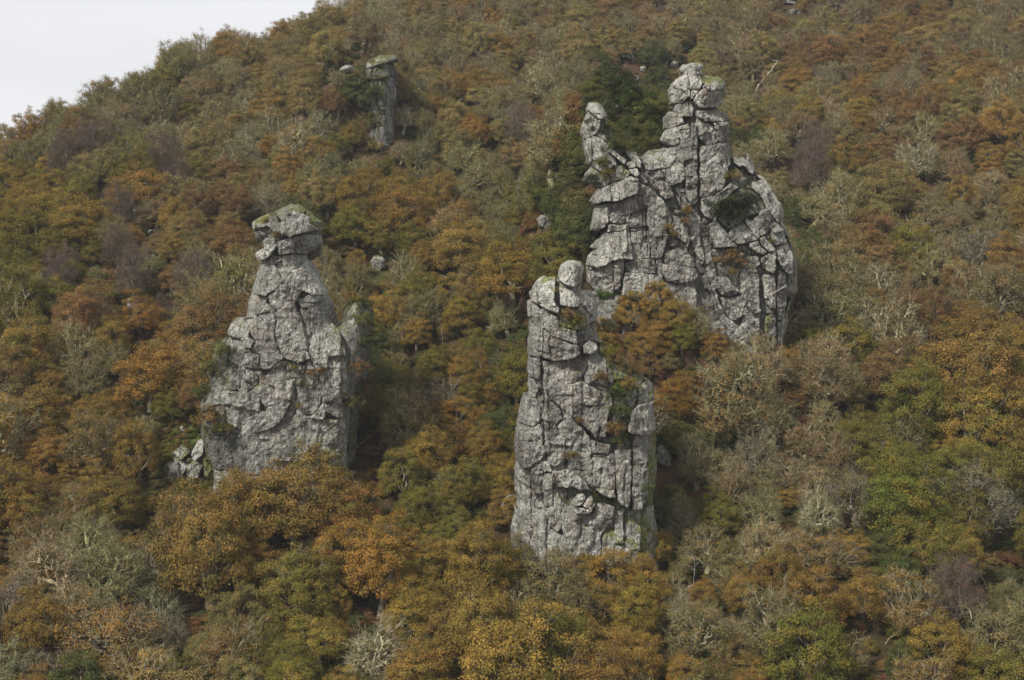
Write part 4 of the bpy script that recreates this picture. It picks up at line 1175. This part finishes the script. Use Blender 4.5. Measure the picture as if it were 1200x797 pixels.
# ivy, gorse, heather and grass on the rocks themselves: crag, px, row, width m, colour, label
ONROCK = [
 ('back', 716, 168, 2.0, 'K', 'dark evergreen bush at the right side of the left rock horn'),
 ('back', 728, 172, 1.7, 'D', 'olive bush on the rock step between the horn and the tall columns'),
 ('back', 712, 150, 1.6, 'D', 'dull olive bush beside the upper part of the left rock horn'),
 ('back', 742, 172, 1.7, 'K', 'dark bush above the square block left of the deep cleft'),
 ('back', 757, 173, 1.5, 'K', 'dark bush resting on the square block, nearest the tall columns'),
 ('back', 768, 165, 1.5, 'D', 'olive bush tucked under the capped pillar left of the cleft'),
 ('back', 764, 150, 1.6, 'K', 'dark bush left of the capped pillar of the broad crag'),
 ('back', 776, 120, 1.3, 'D', 'olive bush left of the white summit slabs'),
 ('back', 706, 190, 1.2, 'D', 'olive bush at the foot of the left rock horn'),
 ('back', 694, 208, 1.2, 'E', 'green bush on the left edge above the big overhanging slab'),
 ('left', 250, 430, 1.7, 'D', 'olive bush over the mossy left shoulder of the left pinnacle'),
 ('left', 262, 410, 1.6, 'K', 'dark bush under the overhang on the left shoulder of the left pinnacle'),
 ('left', 240, 456, 1.6, 'K', 'dark bush against the lower left edge of the left pinnacle'),
 ('left', 245, 486, 2.0, 'R', 'brown bush at the lower left corner of the left pinnacle'),
 ('left', 258, 502, 1.2, 'D', 'olive bush where the green bank meets the left pinnacle'),
 ('left', 422, 372, 1.4, 'D', 'olive growth high on the mossy rib'),
 ('left', 432, 398, 1.3, 'K', 'dark growth on the right edge of the mossy rib'),
 ('left', 422, 430, 1.3, 'R', 'brown growth in the middle of the mossy rib'),
 ('left', 416, 470, 1.3, 'D', 'olive growth low on the mossy rib'),
 ('far', 436, 140, 2.4, 'D', 'olive bush halfway down the square buttress'),
 ('far', 440, 172, 2.4, 'T', 'tan growth low on the square buttress'),
 ('mid', 716, 412, 1.3, 'G', 'olive bush at the top of the gully of the lowest pinnacle'),
 ('mid', 736, 448, 1.1, 'O', 'orange bush over the right shoulder of the lowest pinnacle'),
 ('mid', 724, 516, 0.9, 'K', 'dark tuft at the lower end of the gully of the lowest pinnacle'),
 ('back', 842, 240, 1.95, 'V', 'dark ivy mound on the shoulder right of the deep cleft, its left half'),
 ('back', 862, 236, 2.08, 'V', 'dark ivy mound on the shoulder right of the deep cleft, its upper right part'),
 ('back', 855, 252, 1.69, 'V', 'dark ivy mound on the shoulder right of the deep cleft, its lower part'),
 ('back', 878, 232, 1.3, 'V', 'small dark bush at the right end of the ivy on the broad crag'),
 ('back', 858, 298, 1.2, 'R', 'rust-coloured heather on the ledge under the ivy of the broad crag'),
 ('back', 842, 305, 1.0, 'R', 'rust-coloured heather left of the ledge centre on the broad crag'),
 ('back', 868, 306, 1.0, 'R', 'rust-coloured heather at the right of the ledge on the broad crag'),
 ('back', 858, 318, 0.9, 'G', 'olive tuft hanging below the rusty heather on the broad crag'),
 ('back', 806, 246, 0.9, 'O', 'orange heather tuft at the bottom of the deep cleft'),
 ('back', 783, 265, 0.8, 'O', 'orange heather tuft on the broken rock left of the cleft foot'),
 ('back', 803, 258, 0.8, 'R', 'brown heather tuft below the orange one at the cleft foot'),
 ('back', 790, 274, 0.7, 'O', 'small orange tuft lowest of the three left of the cleft foot'),
 ('back', 712, 202, 1.1, 'G', 'green grassy cushion on the ledge at the left of the broad crag'),
 ('back', 862, 205, 1.0, 'T', 'tan grass on the ledge right of the tall column'),
 ('back', 690, 142, 0.7, 'K', 'dark little bush in the notch of the left rock horn'),
 ('back', 850, 205, 0.8, 'G', 'olive tuft at the foot of the tall right column'),
 ('back', 906, 282, 0.6, 'G', 'olive tuft on the right edge of the broad crag'),
 ('mid', 666, 368, 0.9, 'R', 'brown heather on the upper ledge of the lowest pinnacle'),
 ('mid', 676, 374, 0.8, 'G', 'olive grass on the upper ledge of the lowest pinnacle'),
 ('mid', 651, 340, 0.55, 'T', 'tan grass in the slot below the knob of the lowest pinnacle'),
 ('mid', 706, 345, 1.1, 'L', 'bright green ivy beside the head of the lowest pinnacle'),
 ('mid', 712, 380, 1.2, 'K', 'dark ivy right of the neck of the lowest pinnacle'),
 ('mid', 704, 440, 1.0, 'R', 'rust-coloured heather patch halfway down the lowest pinnacle'),
 ('mid', 724, 420, 1.5, 'R', 'brown heather at the top of the right shoulder of the lowest pinnacle'),
 ('mid', 742, 432, 1.2, 'R', 'reddish heather on the right shoulder of the lowest pinnacle'),
 ('mid', 724, 455, 1.0, 'L', 'green ivy in the gully of the lowest pinnacle'),
 ('mid', 728, 480, 1.2, 'K', 'dark heather in the gully of the lowest pinnacle'),
 ('mid', 722, 500, 1.1, 'R', 'brown heather low in the gully of the lowest pinnacle'),
 ('mid', 730, 492, 0.8, 'E', 'green tuft in the gully of the lowest pinnacle'),
 ('mid', 672, 532, 0.6, 'G', 'green tuft on the right end of the narrow ledge of the lowest pinnacle'),
 ('mid', 664, 534, 0.5, 'R', 'brown tuft on the narrow ledge of the lowest pinnacle'),
 ('mid', 757, 570, 0.9, 'L', 'bright ivy streak down the right edge of the lowest pinnacle'),
 ('mid', 755, 590, 0.9, 'E', 'dark ivy at the lower right edge of the lowest pinnacle'),
 ('mid', 760, 545, 0.7, 'L', 'ivy streak high on the right edge of the lowest pinnacle'),
 ('mid', 700, 582, 0.55, 'E', 'dark moss tuft in the slanting groove of the lowest pinnacle'),
 ('mid', 679, 492, 0.6, 'R', 'brown crowberry patch in the dark hollow of the lowest pinnacle'),
 ('left', 365, 437, 0.8, 'R', 'brown heather in the hollow of the left pinnacle'),
 ('left', 376, 432, 0.8, 'R', 'brown heather right of the hollow of the left pinnacle'),
 ('left', 354, 450, 0.8, 'K', 'dark tuft in the middle hollow of the left pinnacle'),
 ('left', 345, 430, 0.5, 'G', 'small olive tuft above the hollow of the left pinnacle'),
 ('left', 313, 258, 0.7, 'Y', 'yellowish grass beside the capstone of the left pinnacle'),
 ('left', 325, 275, 0.7, 'R', 'reddish heather under the capstone of the left pinnacle'),
 ('left', 268, 500, 0.7, 'G', 'olive grass at the left edge of the foot of the left pinnacle'),
 ('left', 350, 475, 0.5, 'T', 'tan grass crack tuft low on the left pinnacle'),
 ('left', 420, 350, 1.0, 'G', 'olive growth on top of the mossy rib right of the left pinnacle'),
 ('left', 412, 345, 1.1, 'R', 'brown growth left of the top of the mossy rib'),
 ('left', 430, 356, 1.0, 'K', 'dark growth right of the top of the mossy rib'),
 ('far', 428, 98, 2.4, 'K', 'dark evergreen bush hanging on the face of the square buttress'),
 ('far', 440, 106, 2.2, 'K', 'dark bush beside the edge of the square buttress'),
 ('far', 432, 118, 2.4, 'K', 'dark bush lowest on the face of the square buttress'),
 ('far', 418, 85, 0.9, 'R', 'rust-coloured heather on the flat top of the square buttress'),
 ('far', 436, 72, 0.9, 'R', 'brown heather along the crest of the square buttress'),
]
TUFT = []
for j in range(3):
    r_ = np.random.default_rng(50 + j)
    c_ = r_.normal(size=(46, 3)); c_ /= np.linalg.norm(c_, axis=1)[:, None]; c_ *= r_.uniform(0.2, 1, (46, 1)); c_[:, 2] *= 0.62
    TUFT.append(leaf_mesh('tuft', *leaves(r_, c_, 60, (0.24, 0.24, 0.2), 0.045)))
for i, (cr_, px, row, wd, code, lab) in enumerate(ONROCK):
    x, y, z = crags[cr_].front(px, row, 0.45 if not (cr_ == 'left' and px < 265) else 1.3)
    o = link({'K': 'ivy_bush', 'V': 'ivy_bush', 'D': 'ivy_bush', 'E': 'ivy_bush', 'L': 'ivy_bush', 'R': 'heather_clump', 'O': 'heather_clump', 'T': 'grass_tuft', 'G': 'grass_tuft', 'Y': 'grass_tuft'}[code], TUFT[i % 3], None, (x, y, z))
    o.scale = (wd, wd, wd); o.rotation_euler = (0, 0, i * 1.3)
    o['tint'] = jitter(PAL[code][0], rng); o['alt'] = jitter(PAL[code][1], rng)
    o['label'] = lab; o['category'] = {'K': 'bush', 'V': 'ivy', 'D': 'bush', 'E': 'bush', 'L': 'ivy', 'R': 'heather', 'O': 'heather'}.get(code, 'grass tuft'); o['group'] = 'plants growing on the crags'
# ------------------------------------------------------------------ which trees are individuals
def shown(p):
    px, row = w2px(p['x'], p['y'], p['z'] + 3.5 * p['s'])
    size = 7 * p['s'] / p['y'] * F
    return -size * 0.4 < px < 1200 + size * 0.4 and -size * 0.4 < row < 797 + size * 0.5
def bigness(p): return p['s'] / p['y']
CLASS = {'leafy': 'oak', 'thin': 'thin', 'bare': 'bare', 'fine': 'fine', 'shrub': 'shrub', 'snag': 'snag'}
indiv, rest = [], []
for k in VAR:
    vis = sorted([p for p in plants if p['kind'] == k and shown(p)], key=bigness, reverse=True)
    cap = {'leafy': 300, 'thin': 150, 'bare': 130, 'fine': 60}.get(k, 300)
    indiv += vis[:cap]; rest += vis[cap:] + [p for p in plants if p['kind'] == k and not shown(p)]
rest = [p for p in rest if p['kind'] != 'snag']
NAME = {'leafy': 'oak_tree', 'thin': 'sparse_oak_tree', 'bare': 'bare_oak_tree', 'fine': 'bare_birch_tree', 'shrub': 'evergreen_bush', 'snag': 'dead_tree'}
CATG = {'leafy': 'tree', 'thin': 'tree', 'bare': 'bare tree', 'fine': 'bare tree', 'shrub': 'bush', 'snag': 'dead tree'}
GRP = {'leafy': 'leafy autumn oaks', 'thin': 'thinning autumn oaks', 'bare': 'bare lichened oaks', 'fine': 'bare purple-twigged trees', 'shrub': 'evergreen bushes', 'snag': 'dead trees'}
COLR = {'O': 'russet', 'R': 'rusty brown', 'G': 'olive green', 'Y': 'ochre yellow', 'T': 'tan', 'E': 'dark green', 'L': 'bright green', 'K': 'dark green', 'D': 'dull olive'}
LAND = [  # landmark pixels and the words that name them
 (338, 262, "the left pinnacle's capstone"), (250, 430, "the left pinnacle's left shoulder"), (330, 570, "the left pinnacle's foot"), (430, 400, 'the mossy rib of the left pinnacle'),
 (225, 530, 'the green bank of stones'), (640, 330, "the lowest pinnacle's head"), (600, 520, "the lowest pinnacle's left side"), (675, 680, "the lowest pinnacle's foot"), (770, 560, "the lowest pinnacle's right edge"),
 (690, 150, 'the evergreen bluff'), (830, 70, "the broad crag's summit"), (930, 300, "the broad crag's right edge"), (880, 430, "the broad crag's foot"), (770, 380, 'the saddle below the broad crag'),
 (430, 130, 'the square far buttress'), (930, 12, 'the top edge boulders'), (880, 100, 'the tall dead trunk'),
 (0, 0, None)]
CORN = [(0, 797, 'the lower left corner'), (1200, 797, 'the lower right corner'), (1200, 0, 'the upper right corner'), (600, 797, 'the bottom edge middle'), (0, 400, 'the left edge middle'),
 (1200, 400, 'the right edge middle'), (300, 797, 'the bottom edge left of centre'), (900, 797, 'the bottom edge right of centre'), (600, 0, 'the top edge middle'),
 (1050, 0, 'the top edge right of centre'), (0, 600, 'the lower left edge'), (0, 220, 'the upper left edge'), (1200, 600, 'the lower right edge'), (1200, 200, 'the upper right edge'),
 (150, 80, 'the left skyline'), (300, 25, 'the upper skyline'), (520, 420, 'the central gully'), (560, 230, 'the central hollow'),
 (1050, 450, 'the right slope'), (1050, 200, 'the upper right slope'), (150, 200, 'the upper left slope'), (130, 400, 'the left slope')]
LM = LAND[:-1] + CORN
def where(px, row):
    d = [math.hypot((px - a), (row - b) * 1.1) for a, b, _ in LM]
    i = int(np.argmin(d)); a, b, t = LM[i]
    if d[i] < 22: return 'close to ' + t
    an = math.degrees(math.atan2(b - row, px - a))
    dirs = ['right of', 'up and right of', 'above', 'up and left of', 'left of', 'down and left of', 'below', 'down and right of']
    w_ = dirs[int(((an + 22.5) % 360) // 45)]
    far = 'just ' if d[i] < 48 else ('well ' if d[i] > 95 else '')
    if t in ('the right slope', 'the upper right slope', 'the upper left slope', 'the left slope', 'the central hollow', 'the central gully'):
        w_ = {'right of': 'right side of', 'up and right of': 'upper right of', 'above': 'upper part of', 'up and left of': 'upper left of', 'left of': 'left side of', 'down and left of': 'lower left of', 'below': 'lower part of', 'down and right of': 'lower right of'}[w_]
        return ('middle of ' + t) if d[i] < 48 else ('in the ' + w_ + ' ' + t)
    return far + w_ + ' ' + t
sizes = {k: np.percentile([p['s'] for p in plants if p['kind'] == k], [25, 75]) for k in VAR if any(p['kind'] == k for p in plants)}
def look(p):
    lo, hi = sizes[p['kind']]
    sz = 'small ' if p['s'] < lo else ('large ' if p['s'] > hi else '')
    c = COLR[p['code']]
    if p['kind'] == 'leafy': return f"{sz}{c} leafy oak" if p['code'] != 'K' else f"{sz}{c} dense tree"
    if p['kind'] == 'thin': return f"{sz}thin-leaved {c} oak"
    if p['kind'] == 'bare': return f"{sz}bare {'greenish' if p['barkname'] == 'green' else p['barkname']} oak"
    if p['kind'] == 'fine': return f"{sz}leafless purplish tree"
    if p['kind'] == 'shrub': return f"{sz}{c} bush"
    return ('white' if p['barkname'] == 'white' else 'pale') + ' dead tree'
for p in indiv:
    p['px'], p['row'] = w2px(p['x'], p['y'], p['z'] + 3.5 * p['s'])
    p['label0'] = look(p) + ' ' + where(p['px'], p['row'])
groups = {}
for p in indiv: groups.setdefault(p['label0'], []).append(p)
ORD = ['leftmost', 'second from left', 'third from left', 'fourth from left', 'fifth from left', 'sixth from left', 'seventh from left', 'eighth from left', 'ninth from left', 'tenth from left']
NUM = {3: 'three', 4: 'four', 5: 'five', 6: 'six', 7: 'seven', 8: 'eight', 9: 'nine', 10: 'ten'}
for l0, g in groups.items():
    if len(g) == 1: g[0]['label'] = l0; continue
    if len(g) == 2:
        a, b = g
        if abs(a['px'] - b['px']) >= abs(a['row'] - b['row']):
            a, b = sorted(g, key=lambda q: q['px']); a['label'] = 'left of two, ' + l0; b['label'] = 'right of two, ' + l0
        else:
            a, b = sorted(g, key=lambda q: q['row']); a['label'] = 'upper of two, ' + l0; b['label'] = 'lower of two, ' + l0
        continue
    for i, p in enumerate(sorted(g, key=lambda q: q['px'])):
        p['label'] = (ORD[i] if i < len(g) - 1 else 'rightmost') + ' of ' + NUM.get(len(g), str(len(g))) + ', ' + l0
for p in indiv:
    ws = p['label'].split()
    if len(ws) > 16: p['label'] = p['label'].replace(' from left of', ' leftmost of').replace("lowest pinnacle's", 'low pinnacle').replace('just ', '').replace('well ', '')
    if len(p['label'].split()) > 16: p['label'] = p['label'].replace(' the ', ' ', 1).replace(' of the ', ' of ')
    r = bpy.data.objects.new(NAME[p['kind']], None)
    r.location = (p['x'], p['y'], p['z'])
    r.rotation_euler = (0, p['tilt'], p['rot'] if p['kind'] != 'snag' else 0)
    r.scale = (p['s'], p['s'], p['s'] * p['sz'])
    r.empty_display_size = 0.5
    COL.objects.link(r)
    r['label'] = p['label']; r['category'] = CATG[p['kind']]; r['group'] = GRP[p['kind']]
    bark, crown = VAR[p['kind']][p['var']]
    t = link('trunk', bark, r); t['bark'] = p['bark']
    if crown is not None:
        c = link('crown', crown, r); c['tint'] = p['tint']; c['alt'] = p['alt']

# ------------------------------------------------------------------ the uncounted rest: far wood and ground cover
def scatter(name, pts, sources, label, category):
    """one object of kind stuff that carries copies of the sources at pts"""
    me = bpy.data.meshes.new(name)
    me.vertices.add(len(pts))
    me.vertices.foreach_set('co', A([[p['x'], p['y'], p['z']] for p in pts]).astype(np.float32).ravel())
    def fa(n_, t, vals, key):
        a = me.attributes.new(n_, t, 'POINT'); a.data.foreach_set(key, np.asarray(vals).ravel())
    fa('pick', 'INT', [p['pick'] for p in pts], 'value')
    fa('rot', 'FLOAT_VECTOR', A([[0, 0, p['rot']] for p in pts]).astype(np.float32), 'vector')
    fa('scl', 'FLOAT_VECTOR', A([[p['s'], p['s'], p['s'] * p['sz']] for p in pts]).astype(np.float32), 'vector')
    for key in ('tint', 'alt', 'bark'):
        fa(key, 'FLOAT_VECTOR', A([p[key] for p in pts]).astype(np.float32), 'vector')
    o = link(name, me); o['kind'] = 'stuff'; o['label'] = label; o['category'] = category
    ng = bpy.data.node_groups.new(name, 'GeometryNodeTree')
    ng.interface.new_socket('Geometry', in_out='INPUT', socket_type='NodeSocketGeometry')
    ng.interface.new_socket('Geometry', in_out='OUTPUT', socket_type='NodeSocketGeometry')
    gi, go = ng.nodes.new('NodeGroupInput'), ng.nodes.new('NodeGroupOutput')
    iop = ng.nodes.new('GeometryNodeInstanceOnPoints')
    g2i = ng.nodes.new('GeometryNodeGeometryToInstance')
    for s_ in reversed(sources):
        oi = ng.nodes.new('GeometryNodeObjectInfo'); oi.inputs['Object'].default_value = s_
        oi.inputs['As Instance'].default_value = False
        ng.links.new(oi.outputs['Geometry'], g2i.inputs[0])
    def na(nm, t):
        n_ = ng.nodes.new('GeometryNodeInputNamedAttribute'); n_.data_type = t; n_.inputs[0].default_value = nm
        return n_.outputs['Attribute']
    ng.links.new(gi.outputs[0], iop.inputs['Points'])
    ng.links.new(g2i.outputs[0], iop.inputs['Instance'])
    iop.inputs['Pick Instance'].default_value = True
    ng.links.new(na('pick', 'INT'), iop.inputs['Instance Index'])
    ng.links.new(na('rot', 'FLOAT_VECTOR'), iop.inputs['Rotation'])
    ng.links.new(na('scl', 'FLOAT_VECTOR'), iop.inputs['Scale'])
    ng.links.new(iop.outputs[0], go.inputs[0])
    md = o.modifiers.new('scatter', 'NODES'); md.node_group = ng
    return o

def merged(kind, j):
    """trunk and crown of a variant as one unlinked source mesh"""
    import bmesh
    bark, crown = VAR[kind][j]
    nb, nc = len(bark.vertices), len(crown.vertices)
    v = np.empty((nb + nc, 3), np.float32); t = np.empty(nb * 3, np.float32); bark.vertices.foreach_get('co', t); v[:nb] = t.reshape(-1, 3)
    t = np.empty(nc * 3, np.float32); crown.vertices.foreach_get('co', t); v[nb:] = t.reshape(-1, 3)
    f1 = np.empty(len(bark.loops), np.int32); bark.loops.foreach_get('vertex_index', f1)
    f2 = np.empty(len(crown.loops), np.int32); crown.loops.foreach_get('vertex_index', f2)
    f = np.concatenate([f1.reshape(-1, 4), f2.reshape(-1, 4) + nb])
    mi = np.r_[np.zeros(len(f1) // 4), np.ones(len(f2) // 4)]
    me = mesh_from('tree_form', v, f, [M_BARK, M_LEAF], mat_idx=mi)
    for nm in ('v', 'u'):
        a = np.empty(nc, np.float32); crown.attributes[nm].data.foreach_get('value', a)
        me.attributes.new(nm, 'FLOAT', 'POINT').data.foreach_set('value', np.r_[np.full(nb, 0.5, np.float32), a])
    return bpy.data.objects.new('tree_form', me)
src, index = [], {}
for k in ('leafy', 'thin', 'bare', 'fine', 'shrub'):
    for j in range(len(VAR[k])):
        index[(k, j)] = len(src); src.append(merged(k, j))
for p in rest: p['pick'] = index[(p['kind'], p['var'])]
print('individuals', len(indiv), 'rest', len(rest))
if rest: scatter('far_woodland', rest, src, 'far autumn woodland covering the upper slope below the skyline', 'woodland')

# undergrowth: bracken and low shrubs filling the gaps
ug = []
for _ in range(11000):
    y = rng.uniform(104, 340); x = rng.uniform(-0.42, 0.42) * y
    z = float(ground(x, y)); px, row = w2px(x, y, z)
    if row < -20 or row > 850 or px < -60 or px > 1260: continue
    if in_foot(x, y, -1.5): continue
    bank = ((px - 225) / 55) ** 2 + ((row - 525) / 55) ** 2 < 1
    s = rng.uniform(0.4, 0.9)
    if covers_rock(x, y, z, 1.9 * s, 2.9 * s): continue
    r_ = rng.random()
    code = ('R' if r_ < 0.30 else 'K' if r_ < 0.72 else 'G' if r_ < 0.85 else 'T')
    if bank:
        if rng.random() < 0.2: continue
        code = 'L' if r_ < 0.12 else 'G' if r_ < 0.55 else 'R' if r_ < 0.7 else 'T'; s = rng.uniform(0.18, 0.42)
    ug.append(dict(x=x, y=y, z=z - (0.35 if not bank else 0.1), s=s, sz=rng.uniform(0.45, 0.9), rot=rng.uniform(0, 6.28), pick=index[('shrub', int(rng.integers(4)))],
                   tint=jitter(PAL[code][0], rng, 0.2) if code != 'R' else jitter((0.125, 0.060, 0.034), rng, 0.2), alt=jitter(PAL[code][1], rng, 0.2), bark=jitter(BARKS['grey'], rng)))
for _ in range(420):
    h_ = hit(rng.uniform(180, 268), rng.uniform(480, 592))
    if h_ is None: continue
    code = 'GLTDRG'[int(rng.integers(6))]
    ug.append(dict(x=h_[0], y=h_[1], z=h_[2] - 0.1, s=rng.uniform(0.14, 0.3), sz=rng.uniform(0.4, 0.9), rot=rng.uniform(0, 6.28), pick=index[('shrub', int(rng.integers(4)))],
                   tint=jitter(PAL[code][0], rng, 0.2), alt=jitter(PAL[code][1], rng, 0.2), bark=jitter(BARKS['grey'], rng)))
scatter('undergrowth', ug, src, 'bracken, bramble and low evergreen scrub between the trees', 'undergrowth')
print('undergrowth', len(ug))

# ------------------------------------------------------------------ the damp autumn air
def haze():
    x0, x1, y0, y1, z0, z1 = -4300, 4300, -4300, 6300, -900, 120
    v = [(x, y, z) for x in (x0, x1) for y in (y0, y1) for z in (z0, z1)]
    f = [(0, 1, 3, 2), (4, 6, 7, 5), (0, 4, 5, 1), (2, 3, 7, 6), (0, 2, 6, 4), (1, 5, 7, 3)]
    m = bpy.data.materials.new('haze'); m.use_nodes = True; m.node_tree.nodes.clear()
    o_ = m.node_tree.nodes.new('ShaderNodeOutputMaterial'); p_ = m.node_tree.nodes.new('ShaderNodeVolumePrincipled')
    p_.inputs['Color'].default_value = (0.86, 0.89, 0.94, 1); p_.inputs['Density'].default_value = 0.00014
    m.node_tree.links.new(p_.outputs[0], o_.inputs['Volume'])
    o = link('haze', mesh_from('haze', v, f, m, smooth=False)); o['kind'] = 'stuff'; o['label'] = 'thin pale autumn haze over the whole valley'; o['category'] = 'haze'
haze()
